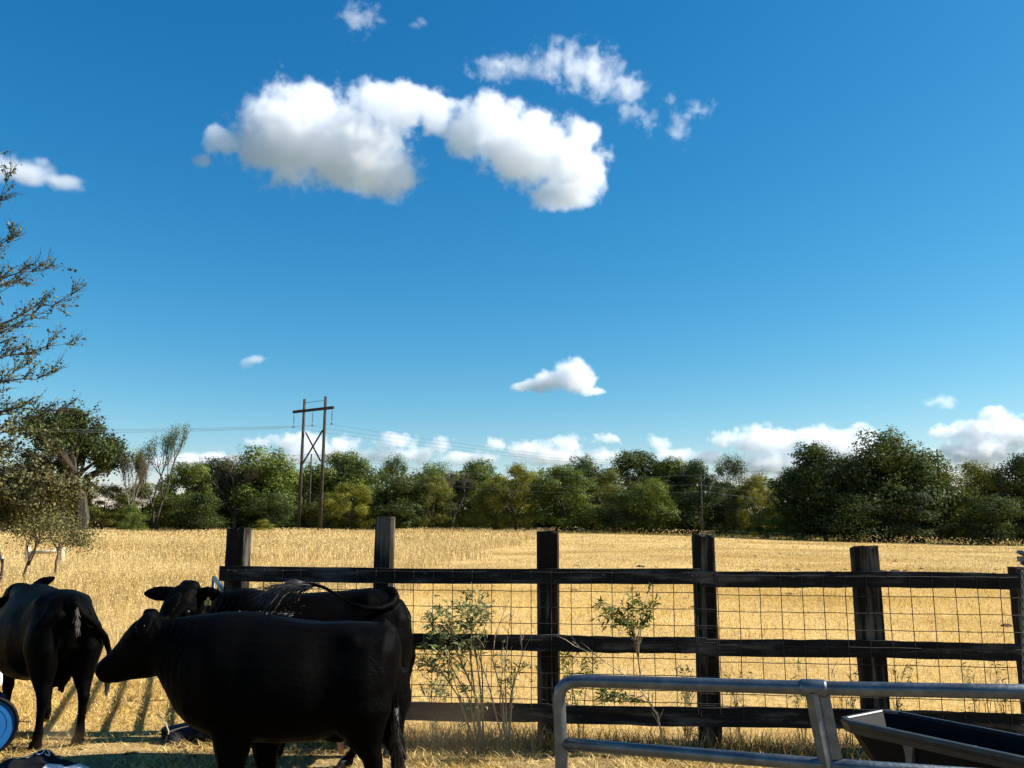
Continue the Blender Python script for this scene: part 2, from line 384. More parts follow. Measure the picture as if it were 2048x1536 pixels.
blades('dry_weeds', P, rng.uniform(.06, .26, k), rng.uniform(.003, .007, k), rng.uniform(.3, .97, k), G_WEEDS, 'rank dry weeds matted along the foot of the fence', rnd=rng.uniform(0, 1, k))

# ------------------------------------------------------------------ trees
def leaf_mesh(name, C, N, size, rnd, fold=.25):
    n = len(C); N = N / (np.linalg.norm(N, axis=1)[:, None] + 1e-6)
    a = np.cross(N, rng.normal(0, 1, (n, 3))); a /= np.linalg.norm(a, axis=1)[:, None] + 1e-6
    b = np.cross(N, a); s = size[:, None]
    V = np.stack([C - a * s * .5, C + b * s * .32 + N * s * .1 * fold, C + a * s * .5, C - b * s * .32 - N * s * .12 * fold], 1).reshape(-1, 3)
    me = bpy.data.meshes.new(name)
    me.vertices.add(n * 4); me.vertices.foreach_set('co', V.astype(np.float32).ravel())
    me.loops.add(n * 4); me.loops.foreach_set('vertex_index', np.arange(n * 4, dtype=np.int32))
    me.polygons.add(n); me.polygons.foreach_set('loop_start', (np.arange(n) * 4).astype(np.int32)); me.polygons.foreach_set('loop_total', np.full(n, 4, np.int32))
    me.update(calc_edges=True)
    at_ = me.attributes.new('rnd', 'FLOAT', 'FACE'); at_.data.foreach_set('value', np.asarray(rnd, np.float32))
    return me
def crown(seed, lobes, nleaf, leaf, lobe_r, z0, top=10., rad=5., shape='dome', shell=.55, upright=0.):
    """crown in a 10 m tall, 5 m radius frame: many leaf faces on the shells of uneven lobes"""
    r = np.random.default_rng(seed); Cs = []; Rs = []
    while len(Cs) < lobes:
        p = r.normal(0, 1, 3); p /= np.linalg.norm(p); q = r.uniform(.35, 1) ** .5
        x, y, z = p * q
        zz = z0 + (z * .5 + .5) * (top - z0)
        prof = {'dome': 1 - max(0, z) ** 2 * .5, 'column': .75 + .2 * math.sin(z * 5), 'flat': 1.0, 'bush': 1 - .45 * (z * .5 + .5)}[shape]
        rr = lobe_r * r.uniform(.6, 1.35)
        zc = min(zz, top - rr * .7) if zz > top - rr * .7 else zz
        Cs.append((x * (rad - rr * .6) * prof, y * (rad - rr * .6) * prof, max(zc, rr * .5))); Rs.append(rr)
    Cs = np.array(Cs); Rs = np.array(Rs); w = Rs ** 2; w /= w.sum()
    idx = r.choice(lobes, nleaf, p=w)
    d = r.normal(0, 1, (nleaf, 3)); d[:, 2] += .15; d /= np.linalg.norm(d, axis=1)[:, None]
    bumpy = 1 + .28 * np.sin(d[:, 0] * 5 + idx) * np.sin(d[:, 1] * 6 + idx * 2) + .18 * np.sin(d[:, 2] * 11 + idx * 3)
    rad_ = Rs[idx] * (shell + (1.08 - shell) * r.uniform(0, 1, nleaf) ** .6) * bumpy
    sc = np.array([1, 1, .82 + upright])
    P = Cs[idx] + d * rad_[:, None] * sc
    P[:, 2] *= 10. / np.percentile(P[:, 2], 99.6); P[:, :2] *= 5. / np.percentile(np.abs(P[:, :2]), 99.3)
    P[:, 2] = np.maximum(P[:, 2], .05)
    N = d * 1.5 + r.normal(0, .5, (nleaf, 3)) + np.array([0, 0, .3])
    lr = r.uniform(0, 1, lobes)
    rn = .5 * r.uniform(0, 1, nleaf) + .5 * lr[idx]
    return P, N, leaf * r.uniform(.6, 1.35, nleaf), rn, Cs, Rs
def limb_mesh(name, Cs, r, trunk_r=.28, z0=.3, fork=2.2, nl=9, stems=1, mat=BARK):
    mb = MB()
    for s in range(stems):
        ox = (s - (stems - 1) / 2) * .7
        base = Vector((ox * .4, 0, -.3)); f = Vector((ox + r.uniform(-.2, .2), r.uniform(-.2, .2), fork))
        mb.tube([base, (base + f) / 2 + Vector((.06, .03, 0)), f], [trunk_r, trunk_r * .8, trunk_r * .62], 7)
        for c in Cs[r.choice(len(Cs), min(nl, len(Cs)), replace=False)]:
            c = Vector(c); m = f.lerp(c, .5) + Vector((r.uniform(-.4, .4), r.uniform(-.4, .4), .3))
            mb.tube([f - Vector((0, 0, .1)), m, c], [trunk_r * .5, trunk_r * .28, trunk_r * .08], 5)
    me = bpy.data.meshes.new(name); me.from_pydata([tuple(v) for v in mb.V], [], mb.F); me.materials.append(mat); return me
def branchy(seed, depth, mb, p, d, length, rad, tips, spread=.6, up=.25, r=None, n=5):
    r = r or random.Random(seed)
    q = p + d * length; m = (p + q) / 2 + Vector((r.uniform(-1, 1), r.uniform(-1, 1), r.uniform(-1, 1))) * length * .08
    mb.tube([p, m, q], [rad, rad * .85, rad * .65], n if depth > 2 else 3)
    if depth == 0: tips.append((q, d)); return
    if depth <= 2: tips.append((m, d))
    for k in range(r.choice((2, 3, 3))):
        nd = (d + Vector((r.uniform(-1, 1), r.uniform(-1, 1), r.uniform(-.6, 1) )) * spread + Vector((0, 0, up))).normalized()
        branchy(seed, depth - 1, mb, q - d * length * r.uniform(0, .25), nd, length * r.uniform(.62, .82), rad * .62, tips, spread, up, r, n)

PROTO = {}
def proto(key, seed, mat, trunk=None, **kw):
    P, N, S, rn, Cs, Rs = crown(seed, **kw)
    cm = leaf_mesh(key + '_crown', P, N, S, rn); cm.materials.append(mat)
    tm = limb_mesh(key + '_trunk', Cs, np.random.default_rng(seed), **(trunk or {}))
    PROTO[key] = (cm, tm)
proto('oak_a', 11, L_DARK, lobes=34, nleaf=26000, leaf=.25, lobe_r=1.5, z0=.3, shape='dome')
proto('oak_b', 12, L_DARK, lobes=44, nleaf=26000, leaf=.24, lobe_r=1.25, z0=.2, shape='flat')
proto('oak_c', 13, L_DARK, lobes=26, nleaf=26000, leaf=.26, lobe_r=1.8, z0=.2, shape='dome')
proto('soft_a', 14, L_OLIVE, lobes=60, nleaf=26000, leaf=.19, lobe_r=1.0, z0=.2, shape='dome', shell=.2)
proto('soft_b', 15, L_OLIVE, lobes=48, nleaf=26000, leaf=.20, lobe_r=1.15, z0=.2, shape='bush', shell=.2)
proto('spray', 16, L_GREY, lobes=46, nleaf=18000, leaf=.18, lobe_r=.95, z0=1.0, shape='column', shell=.1, upright=.5)
proto('bush_a', 17, L_GREEN, lobes=40, nleaf=15000, leaf=.27, lobe_r=1.5, z0=.0, shape='bush', shell=.3)
proto('bush_b', 18, L_GREEN, lobes=30, nleaf=15000, leaf=.28, lobe_r=1.8, z0=.0, shape='bush', shell=.3)
def twig_proto(key, seed, mat, bark, depth, leafn, leaf, base_len=2.4, spread=.6, trunk_r=.2, stems=1):
    mb = MB(); tips = []; r = random.Random(seed)
    for s in range(stems):
        branchy(seed + s, depth, mb, Vector(((s - (stems - 1) / 2) * .35, 0, -.2)), Vector(((s - (stems - 1) / 2) * .25, 0, 1)).normalized(), base_len, trunk_r, tips, spread, .22, random.Random(seed + 3 * s))
    V = np.array([tuple(v) for v in mb.V]); sc = 10.0 / V[:, 2].max(); wid = np.abs(V[:, :2]).max() * sc
    V = V * sc; V[:, :2] *= 5.0 / wid
    tm = bpy.data.meshes.new(key + '_trunk'); tm.from_pydata(V.tolist(), [], mb.F); tm.materials.append(bark)
    T = np.array([tuple(t[0]) for t in tips]) * sc; T[:, :2] *= 5.0 / wid
    g = np.random.default_rng(seed); idx = g.integers(0, len(T), leafn)
    C = T[idx] + g.normal(0, .32, (leafn, 3)); C[:, 2] = np.clip(C[:, 2], .1, None)
    cm = leaf_mesh(key + '_crown', C, g.normal(0, 1, (leafn, 3)) + np.array([.3, -.1, .5]), leaf * g.uniform(.6, 1.3, leafn), g.uniform(0, 1, leafn)); cm.materials.append(mat)
    PROTO[key] = (cm, tm)
twig_proto('bare', 21, L_BROWN, BARK_GREY, 5, 5200, .16, 2.2, .75, .17)
twig_proto('bare_b', 23, L_BROWN, BARK_GREY, 5, 7000, .16, 1.8, .7, .15, 2)
twig_proto('open_oak', 22, L_DARK, BARK, 5, 14000, .25, 2.6, .95, .40)
twig_proto('slender', 25, L_GREEN, BARK, 5, 6000, .16, 3.4, .55, .17, 2)

TREES = []
def tree(key, px, top, wpx, Y, label, mat=None, group='trees along the far field edge', name='tree', depth=1.0, rz=None, zoff=0.):
    X = (px - 1024) / FPX * Y * 1.0
    X = at(px, 1050, Y).x; z0 = tz(X, Y) + zoff; zt = at(px, top, Y).z
    h = zt - z0; w = wpx / FPX * Y
    o = empty(name, (X, Y, z0 - .05)); cm, tm = PROTO[key]
    rz = random.uniform(0, 6.28) if rz is None else rz
    for nm, me in (('crown', cm), ('trunk', tm)):
        c = bpy.data.objects.new(nm, me); col.objects.link(c); c.parent = o
        c.scale = (w / 10., w / 10. * depth, h / 10.); c.rotation_euler = (0, 0, rz)
        if nm == 'crown':
            c['kind'] = 'stuff'
            if mat: c.material_slots[0].link = 'OBJECT'; c.material_slots[0].material = mat
    tag(o, label, 'bush' if name == 'bush' else 'tree', group); TREES.append(o); return o
# left end
tree('open_oak', 158, 822, 225, 100, 'tall open-crowned dark tree rising behind the sparse near tree at left', rz=.6)
tree('open_oak', 120, 850, 190, 108, 'dark spreading tree half hidden behind the sparse near tree', rz=2.2)
tree('bare_b', 258, 900, 85, 104, 'small reddish-brown tree between the tall open tree and the slender tree')
tree('slender', 312, 850, 105, 106, 'tall slender two-stemmed tree with thin airy leaves', rz=.2)
tree('soft_b', 40, 930, 190, 112, 'olive tree at the far left behind the near tree')
tree('soft_a', 205, 968, 130, 106, 'olive rounded tree low under the tall open tree')
tree('bush_a', 262, 1008, 60, 100, 'small bright green bush below the reddish tree', L_GREEN, name='bush', group='bushes along the far field edge')
tree('soft_b', 290, 965, 130, 110, 'olive-green tree at the foot of the slender tree', L_OLIVE)
tree('soft_a', 150, 985, 120, 104, 'dull olive thicket below the dark spreading tree', L_OLIVE, name='bush', group='bushes along the far field edge')
# left centre
tree('oak_b', 372, 925, 120, 112, 'mid-green tree right of the slender tree', L_GREEN)
tree('oak_a', 440, 918, 150, 120, 'dark green tree left of the tall green dome', L_DARK)
tree('oak_c', 522, 896, 165, 118, 'tall green dome just left of the twin-pole pylon', L_GREEN)
tree('bare', 468, 912, 125, 117, 'bare grey-twigged tree in front of the green dome')
tree('bush_b', 400, 985, 110, 106, 'dark thicket at the field edge left of the bare grey tree', L_DARK, name='bush', group='bushes along the far field edge')
tree('bush_a', 528, 1038, 42, 103, 'small yellow-green bush at the field edge left of the pylon', L_YELL, name='bush', group='bushes along the far field edge')
tree('oak_b', 585, 945, 110, 122, 'olive-green tree directly behind the pylon', L_OLIVE)
tree('soft_b', 540, 985, 100, 112, 'dark green low tree left of the pylon foot', L_DARK)
tree('oak_a', 690, 903, 170, 124, 'leaning green tree just right of the pylon', L_GREEN, rz=1.0)
tree('soft_a', 700, 965, 110, 110, 'yellow-olive tree right of the pylon foot', L_YELL)
tree('soft_b', 655, 985, 90, 114, 'olive low tree between the pylon poles', L_OLIVE)
tree('spray', 785, 908, 95, 116, 'green tree with a wispy pointed top behind the second fence post', L_GREEN)
tree('oak_b', 800, 955, 120, 112, 'dark rounded tree below the wispy pointed tree', L_DARK)
tree('oak_c', 870, 926, 120, 122, 'green tree just left behind the brown-twigged tree', L_GREEN)
tree('bare_b', 905, 940, 95, 118, 'brown-twigged tree between the second and third fence posts')
tree('soft_b', 862, 950, 100, 114, 'dull olive tree left of the brown-twigged tree', L_OLIVE)
tree('oak_a', 955, 920, 130, 122, 'tall green tree between the brown-twigged tree and the broad yellow-olive one', L_GREEN)
tree('soft_a', 1030, 928, 125, 110, 'broad yellow-olive tree just left of the third fence post', L_YELL)
tree('soft_b', 990, 960, 110, 113, 'olive tree beside the broad yellow-olive one', L_OLIVE)
# centre right
tree('oak_a', 1130, 930, 130, 108, 'rounded green tree directly behind the third fence post', L_GREEN)
tree('oak_c', 1165, 915, 130, 120, 'dark flat-topped tree above the third fence post', L_DARK)
tree('soft_a', 1225, 940, 130, 112, 'yellow-olive tree between the third and fourth posts', L_OLIVE)
tree('oak_b', 1275, 903, 175, 122, 'tall dark crown rising behind the round green tree', L_DARK)
tree('oak_c', 1300, 958, 110, 102, 'round sunlit green tree at the field edge left of the thin pole', L_GREEN)
tree('bush_a', 1235, 985, 110, 104, 'dark green thicket left of the round sunlit tree', L_DARK, name='bush', group='bushes along the far field edge')
tree('oak_a', 1345, 918, 120, 118, 'green tree just left of the thin lone pole', L_GREEN)
tree('oak_b', 1395, 922, 105, 112, 'dark tree behind the thin pole', L_DARK)
tree('bush_b', 1385, 985, 120, 104, 'black-green thicket around the thin pole', L_DARK, name='bush', group='bushes along the far field edge')
tree('spray', 1468, 908, 110, 104, 'grey-green feathery tree right of the thin pole', L_GREY)
tree('soft_b', 1450, 965, 120, 106, 'dark shrubby tree under the grey-green feathery tree', L_DARK)
tree('soft_a', 1520, 948, 90, 102, 'yellow-green tree between the feathery tree and the big oak', L_YELL)
tree('bush_a', 1535, 1015, 70, 91, 'low green bush spilling into the field left of the big oak', L_GREEN, name='bush', group='bushes along the far field edge')
# big oak at right
tree('oak_b', 1600, 935, 120, 93, 'green tree at the left foot of the big dark oak clump', L_GREEN)
tree('oak_a', 1650, 888, 175, 92, 'left half of the big dark oak clump, slightly lower', L_DARK)
tree('oak_c', 1775, 866, 235, 90, 'biggest dark oak, rising highest on the right', L_DARK, rz=.4)
tree('oak_b', 1845, 905, 140, 93, 'green oak at the right shoulder of the biggest oak', L_GREEN)
tree('bush_b', 1700, 985, 150, 87, 'black thicket under the left of the big oak', L_DARK, name='bush', group='bushes along the far field edge')
tree('bush_a', 1830, 985, 150, 87, 'grey-green thicket under the right of the big oak', L_GREY, name='bush', group='bushes along the far field edge')
tree('soft_b', 1940, 925, 160, 90, 'olive-brown tree right of the big oak', L_OLIVE)
tree('oak_a', 2040, 910, 130, 88, 'dark tree right of the olive-brown tree, near the right edge', L_DARK)
tree('bush_b', 1985, 990, 130, 84, 'dark thicket at the right edge below the olive-brown tree', L_DARK, name='bush', group='bushes along the far field edge')
tree('oak_c', 2120, 920, 190, 88, 'outermost dark tree, cut off by the right picture edge', L_DARK)
tree('oak_c', -60, 925, 200, 110, 'green tree cut off by the left picture edge behind the olive tree', L_GREEN)
# the wood behind, one mass nobody could count
def far_wood():
    n = 130000; g = np.random.default_rng(5)
    px = g.uniform(-250, 2300, n); Y = 133 - 30 * np.clip((px - 1200) / 800, 0, 1) + g.uniform(0, 9, n)
    X = (px - 1024) / FPX * Y
    hmax = np.interp(px, [0, 160, 230, 330, 400, 480, 700, 900, 1250, 1500, 1560, 1620, 1750, 1900, 2100], [6, 5.5, 3.6, 4.6, 8, 11., 10.2, 9.6, 9.8, 8.6, 8., 9, 9, 8., 8.2])
    hmax = hmax * (.82 + .2 * np.abs(np.sin(px * .021 + .6)) * (.7 + .3 * np.sin(px * .083)) + g.normal(0, .02, n))
    z = terrain(X, Y) + g.uniform(0, 1, n) ** .95 * hmax
    low = g.uniform(0, 1, n) < .35; z[low] = terrain(X[low], Y[low]) + g.uniform(-.2, 3.2, low.sum()); sz = np.where(low, g.uniform(.6, 1.0, n), g.uniform(.32, .62, n))
    me = leaf_mesh('wood', np.stack([X, Y, z], -1), g.normal(0, .6, (n, 3)) + np.array([.5, -.7, .4]), sz, g.uniform(0, .9, n))
    me.materials.append(L_GREEN); o = bpy.data.objects.new('far_wood', me); col.objects.link(o)
    tag(o, 'dim dark wood filling the gaps behind the line of trees', 'wood', kind='stuff')
far_wood()
# white-flowering weeds along the shaded foot of the right-hand trees
def edge_weeds():
    n = 2600; g = np.random.default_rng(8); px = g.uniform(1100, 2060, n)
    px = px[g.uniform(0, 1, n) < .4 + .6 * np.sin(px * .05) ** 2]; n = len(px)
    Y = np.interp(px, [1100, 1300, 1500, 1700, 2060], [104, 100, 91, 84, 81]) - g.uniform(0, 2, n); X = (px - 1024) / FPX * Y
    P = np.stack([X, Y, terrain(X, Y) + g.uniform(0, .75, n)], -1)
    me = leaf_mesh('weeds', P, g.normal(0, 1, (n, 3)), g.uniform(.08, .2, n), g.uniform(.3, 1, n)); me.materials.append(G_PFAR)
    o = bpy.data.objects.new('edge_weeds', me); col.objects.link(o)
    tag(o, 'pale flowering weeds along the dark foot of the trees', 'weeds', kind='stuff')
edge_weeds()

# ------------------------------------------------------------------ the sparse near tree at the left edge
def near_tree():
    YT = 15.0; root = empty('tree', (at(-210, 1100, YT).x, YT, tz(-10, YT)))
    g = random.Random(4); mb = MB(); tips = []; org = root.location
    T0 = Vector((0, 0, 0)); trunk_top = at(-190, 250, YT) - org
    mb.tube([Vector((0, 0, -.2)), Vector((.05, .05, 1.5)), Vector((.1, 0, 3.)), trunk_top, trunk_top + Vector((.2, 0, 1.2))], [.17, .14, .12, .06, .02], 9)
    def spot(z):   # a point up the trunk
        return Vector((.05 + .02 * z, 0, z))
    # main boughs: start height up the trunk, then the end in the picture and how far nearer or farther it reaches
    boughs = [(3.0, 20, 318, .0), (2.9, 48, 372, -.5), (2.8, 10, 420, .8), (2.6, 60, 470, -.3), (2.5, 128, 540, .2), (2.3, 172, 592, -.2), (2.2, 60, 560, .9), (2.1, 160, 692, .3),
              (2.0, 90, 640, -.9), (1.9, 135, 752, -.3), (1.8, 80, 735, .7), (1.7, 110, 830, .2), (1.5, 200, 832, -.4), (1.4, 70, 860, -.9), (1.3, 140, 900, .5), (1.1, 120, 960, -.5), (1.0, 170, 985, .3),
              (.9, 60, 940, .2), (.8, 120, 1000, .1), (.7, 60, 985, -.6), (.6, 90, 1010, .5), (.5, 20, 1010, .9), (.9, 10, 900, -.5), (1.6, 10, 780, -.8), (2.0, 20, 690, .6), (2.3, 15, 600, -.5), (2.6, 5, 520, .4), (.5, 30, 1030, -.3), (.8, 5, 990, .5)]
    leafC = []; leafW = []
    for zb, ex, ey, dy in boughs:
        ex = ex - 34; sy = min(1040, ey + (230 if ey < 450 else 150 if ey < 760 else 40))
        a = at(-185, sy, YT) - org; a.y = 0; b = at(ex, ey, YT + dy) - org; n = 9; pts = []
        sag = g.uniform(-.1, .16)
        for i in range(n + 1):
            t = i / n; p = a.lerp(b, t); p.z += (sag + .10) * math.sin(t * math.pi) * 1.3
            p += Vector((g.uniform(-1, 1), g.uniform(-1, 1), g.uniform(-1, 1))) * .07; pts.append(p)
        mb.tube(pts, [.024 * (1 - i / n) ** .8 + .003 for i in range(n + 1)], 5)
        low = ey > 840
        for i in range(1, n + 1):
            for k in range(5 if i > 2 else 1):
                d = (pts[i] - pts[i - 1]).normalized(); dd = (d + Vector((g.uniform(-1, 1), g.uniform(-1, 1), g.uniform(-.4, 1))) * .75).normalized()
                L = g.uniform(.16, .55) * (1.1 if low else .9); q = pts[i] + dd * L; m = pts[i] + dd * L * .5 + Vector((0, 0, g.uniform(-.03, .05)))
                mb.tube([pts[i], m, q], [.007, .005, .0022], 3)
                for s in range(3):
                    d2 = (dd + Vector((g.uniform(-1, 1), g.uniform(-1, 1), g.uniform(-.3, 1))) * .8).normalized(); st = pts[i].lerp(q, g.uniform(.3, .8))
                    q2 = st + d2 * g.uniform(.1, .3); mb.tube([st, q2], [.0035, .0018], 3)
                    for _ in range(g.randint(3, 10) if low else g.randint(0, 4)):
                        leafC.append(st.lerp(q2, g.uniform(.1, .95)) + Vector([g.gauss(0, .022) for _ in range(3)]))
                for _ in range(g.randint(6, 16) if low else g.randint(1, 8)):
                    leafC.append(pts[i].lerp(q, g.uniform(.05, .85)) + Vector([g.gauss(0, .03) for _ in range(3)]))
    mb.build('trunk', BARK, root)
    C = np.array([tuple(v) for v in leafC]); gg = np.random.default_rng(3)
    low = C[:, 2] + org.z < 2.6                              # the lower boughs are far leafier
    ex = C[low]; rep = 4; ex = np.repeat(ex, rep, 0) + gg.normal(0, .11, (len(ex) * rep, 3)); C = np.concatenate([C, ex]); n = len(C)
    me = leaf_mesh('foliage', C, gg.normal(0, 1, (n, 3)), gg.uniform(.035, .075, n), gg.uniform(0, 1, n)); me.materials.append(L_NEAR)
    c = bpy.data.objects.new('crown', me); col.objects.link(c); c.parent = root; c['kind'] = 'stuff'
    tag(root, 'sparse small-leaved near tree reaching in from the left edge', 'tree')
near_tree()
def sapling(px, Y, h, seed, label):
    root = empty('sapling', (at(px, 1100, Y).x, Y, tz(at(px, 1100, Y).x, Y))); mb = MB(); tips = []; g = np.random.default_rng(seed)
    branchy(seed, 5, mb, Vector((0, 0, -.1)), Vector((.05, 0, 1)), h * .30, .045, tips, .85, .1)
    mb.build('trunk', BARK, root); T = np.array([tuple(t[0]) for t in tips]); i = g.integers(0, len(T), 3200); C = T[i] + g.normal(0, .2, (3200, 3)); C[:, 2] = np.clip(C[:, 2], .15, None)
    me = leaf_mesh('foliage', C, g.normal(0, 1, (3200, 3)), g.uniform(.04, .085, 3200), g.uniform(.2, 1.1, 3200)); me.materials.append(L_NEAR)
    c = bpy.data.objects.new('crown', me); col.objects.link(c); c.parent = root; c['kind'] = 'stuff'
    tag(root, label, 'sapling', 'saplings under the near tree')
sapling(58, 25, 3.0, 31, 'dark-stemmed sapling right behind the low log fence')
sapling(112, 27, 2.5, 35, 'pale-twigged sapling right of the dark-stemmed one')
sapling(5, 23, 3.2, 38, 'bushy olive sapling at the left picture edge')

# ------------------------------------------------------------------ clouds: real volumes high and far off
def cloud_mat(name, dens, tint=(.972, .98, .995), aniso=.25):
    m = bpy.data.materials.new(name); m.use_nodes = True; nt = m.node_tree; nt.nodes.clear()
    v = nt.nodes.new('ShaderNodeVolumePrincipled'); v.inputs['Color'].default_value = (*tint, 1); v.inputs['Density'].default_value = dens
    v.inputs['Anisotropy'].default_value = aniso
    o = nt.nodes.new('ShaderNodeOutputMaterial'); nt.links.new(v.outputs[0], o.inputs['Volume']); return m
def cloud(ells, D, label, group, dens=.03, res=150, amp=2.6, nscale=1 / 48., thick=.8, edge=.35, bias=.04, seed=0., base=None):
    """ells: (px, py, rx, ry) of the puffs; the density of each voxel is worked out by geometry nodes"""
    k = D / FPX; cs = [at(e[0], e[1], D) + Vector((0, (e[4] if len(e) > 4 else 0) * k, 0)) for e in ells]
    rs = [Vector((e[2] * k, max(e[2], e[3]) * k * thick, e[3] * k)) for e in ells]
    ctr = sum(cs, Vector()) / len(cs); m = 1.5
    lo = Vector([min(c[i] - r[i] * m for c, r in zip(cs, rs)) for i in range(3)]) - ctr
    hi = Vector([max(c[i] + r[i] * m for c, r in zip(cs, rs)) for i in range(3)]) - ctr
    me = bpy.data.volumes.new('cloud'); o = bpy.data.objects.new('cloud', me); col.objects.link(o); o.location = ctr
    ng = bpy.data.node_groups.new('cloud', 'GeometryNodeTree'); ng.interface.new_socket('Geometry', in_out='OUTPUT', socket_type='NodeSocketGeometry')
    N = ng.nodes.new; Lk = ng.links.new
    pos = N('GeometryNodeInputPosition').outputs[0]
    def vm(op, a, b=None):
        n = N('ShaderNodeVectorMath'); n.operation = op
        for i, x in enumerate((a, b)):
            if x is None: continue
            if hasattr(x, 'is_output'): Lk(x, n.inputs[i])
            else: n.inputs[i].default_value = tuple(x)
        return n
    def ma(op, a, b=None, c=None, clamp=False):
        n = N('ShaderNodeMath'); n.operation = op; n.use_clamp = clamp
        for i, x in enumerate((a, b, c)):
            if x is None: continue
            if hasattr(x, 'is_output'): Lk(x, n.inputs[i])
            else: n.inputs[i].default_value = x
        return n.outputs[0]
    q = vm('SCALE', pos); q.inputs['Scale'].default_value = 1 / k; off = vm('ADD', q.outputs[0], (seed * 31.7, seed * 17.3, seed * 9.1)).outputs[0]
    # warp, so the outline curls
    wnz = N('ShaderNodeTexNoise'); wnz.inputs['Scale'].default_value = nscale * .8; wnz.inputs['Detail'].default_value = 2; Lk(off, wnz.inputs['Vector'])
    wv = vm('SUBTRACT', wnz.outputs['Color'], (.5, .5, .5)); ws = vm('SCALE', wv.outputs[0]); ws.inputs['Scale'].default_value = 34 * k
    p2 = vm('ADD', pos, ws.outputs[0]).outputs[0]
    acc = None
    for c, r in zip(cs, rs):
        d = vm('DIVIDE', vm('SUBTRACT', p2, c - ctr).outputs[0], r); ln = vm('LENGTH', d.outputs[0]).outputs['Value']
        s = ma('SUBTRACT', 1.0, ln)
        acc = s if acc is None else ma('SMOOTH_MAX', acc, s, .18)
    f1 = N('ShaderNodeTexNoise'); f1.inputs['Scale'].default_value = nscale; f1.inputs['Detail'].default_value = 7; f1.inputs['Roughness'].default_value = .70; Lk(off, f1.inputs['Vector'])
    nz = ma('SUBTRACT', f1.outputs[0], .5)
    val = ma('MULTIPLY_ADD', nz, amp, acc)
    den = ma('MULTIPLY_ADD', val, 1 / edge, -bias / edge, True)
    vc = N('GeometryNodeVolumeCube'); Lk(den, vc.inputs['Density']); vc.inputs['Min'].default_value = lo; vc.inputs['Max'].default_value = hi
    sz = hi - lo; s = res / max(sz)
    for a, kx in zip('XYZ', range(3)): vc.inputs['Resolution ' + a].default_value = max(16, int(sz[kx] * s))
    sm = N('GeometryNodeSetMaterial'); sm.inputs['Material'].default_value = cloud_mat('cloud', dens / k * .9)
    out = N('NodeGroupOutput'); Lk(vc.outputs[0], sm.inputs[0]); Lk(sm.outputs[0], out.inputs[0])
    md = o.modifiers.new('volume', 'NODES'); md.node_group = ng
    tag(o, label, 'cloud', group); return o
HI = 'white cumulus clouds high in the sky'; LO = 'pale clouds low over the trees'
cloud([(600, 270, 125, 105), (700, 300, 120, 88), (625, 215, 65, 50), (775, 345, 75, 55), (530, 285, 80, 55), (450, 285, 50, 24), (425, 270, 28, 16), (402, 322, 26, 14),
       (800, 215, 95, 42), (870, 225, 55, 45), (745, 200, 60, 35), (985, 250, 85, 68), (1060, 300, 110, 80), (1140, 325, 75, 75), (1130, 390, 70, 32), (1175, 345, 45, 55), (930, 275, 55, 50), (1165, 270, 40, 32)],
      1400, 'largest white cloud, long and double-humped, high above the field', HI, dens=.034, res=340, seed=1, amp=2.3, bias=.0)
cloud([(1120, 120, 55, 42), (1165, 138, 70, 44), (1215, 160, 60, 36), (1258, 182, 40, 36), (995, 134, 60, 18), (1040, 132, 40, 24), (1080, 130, 40, 14), (1256, 222, 30, 26)], 1500, 'ragged white cloud up and right of the largest one', HI, dens=.017, res=240, amp=4.6, edge=.8, bias=.02, nscale=1 / 34., seed=2)
cloud([(1358, 252, 26, 36), (1335, 198, 18, 12), (1300, 238, 16, 28), (1395, 218, 34, 14), (1375, 235, 22, 16)], 1500, 'thin wisps right of the largest cloud', HI, dens=.012, res=130, amp=5., edge=.9, bias=.05, nscale=1 / 26., seed=3)
cloud([(718, 36, 40, 30), (690, 30, 22, 10), (755, 42, 18, 8)], 1500, 'small ragged cloud touching the top of the picture', HI, dens=.014, res=130, amp=4.6, edge=.9, bias=.02, nscale=1 / 30., seed=4)
cloud([(822, 48, 14, 7), (840, 40, 14, 6)], 1500, 'tiny faint wisp right of the small top cloud', HI, dens=.016, res=48, amp=3.5, edge=.8, bias=.05, seed=5)
cloud([(55, 345, 60, 30), (120, 365, 48, 18), (-10, 335, 60, 32), (82, 322, 18, 16)], 1500, 'soft white cloud at the left picture edge behind the twigs', HI, dens=.03, res=100, edge=.6, amp=1.8, seed=6)
cloud([(1145, 752, 48, 38), (1100, 762, 42, 24), (1060, 772, 34, 12), (1168, 765, 32, 26), (1188, 782, 30, 8)], 3000, 'small puffy cloud alone above the middle of the field', HI, dens=.06, res=120, amp=1.6, nscale=1 / 26., seed=7)
cloud([(510, 722, 34, 11)], 3000, 'tiny flat cloud above the twin-pole pylon', HI, dens=.03, res=60, amp=1.8, edge=.6, seed=8)
cloud([(1880, 805, 34, 11), (1905, 800, 18, 8)], 3000, 'tiny thin cloud at the right above the big oak', HI, dens=.02, res=60, amp=3., edge=.7, nscale=1 / 30., seed=9)
kw = dict(res=210, amp=2.1, edge=.36, nscale=1 / 20., thick=.5, bias=.02)
cloud([(520, 885, 38, 13), (600, 885, 60, 24), (685, 892, 42, 20), (640, 905, 80, 20), (420, 922, 100, 16), (560, 918, 90, 14), (320, 925, 60, 14)], 6000, 'pale cloud bank behind the twin-pole pylon', LO, dens=.05, seed=11, **kw)
cloud([(790, 882, 46, 18), (880, 895, 28, 20), (830, 910, 50, 16), (760, 912, 50, 14), (940, 915, 60, 14)], 6000, 'pale broken cloud row right of the pylon', LO, dens=.05, seed=12, **kw)
cloud([(990, 890, 28, 16), (1060, 902, 55, 22), (1130, 890, 42, 26), (1120, 915, 90, 16)], 6000, 'pale billowing cloud above the third fence post', LO, dens=.055, seed=13, **kw)
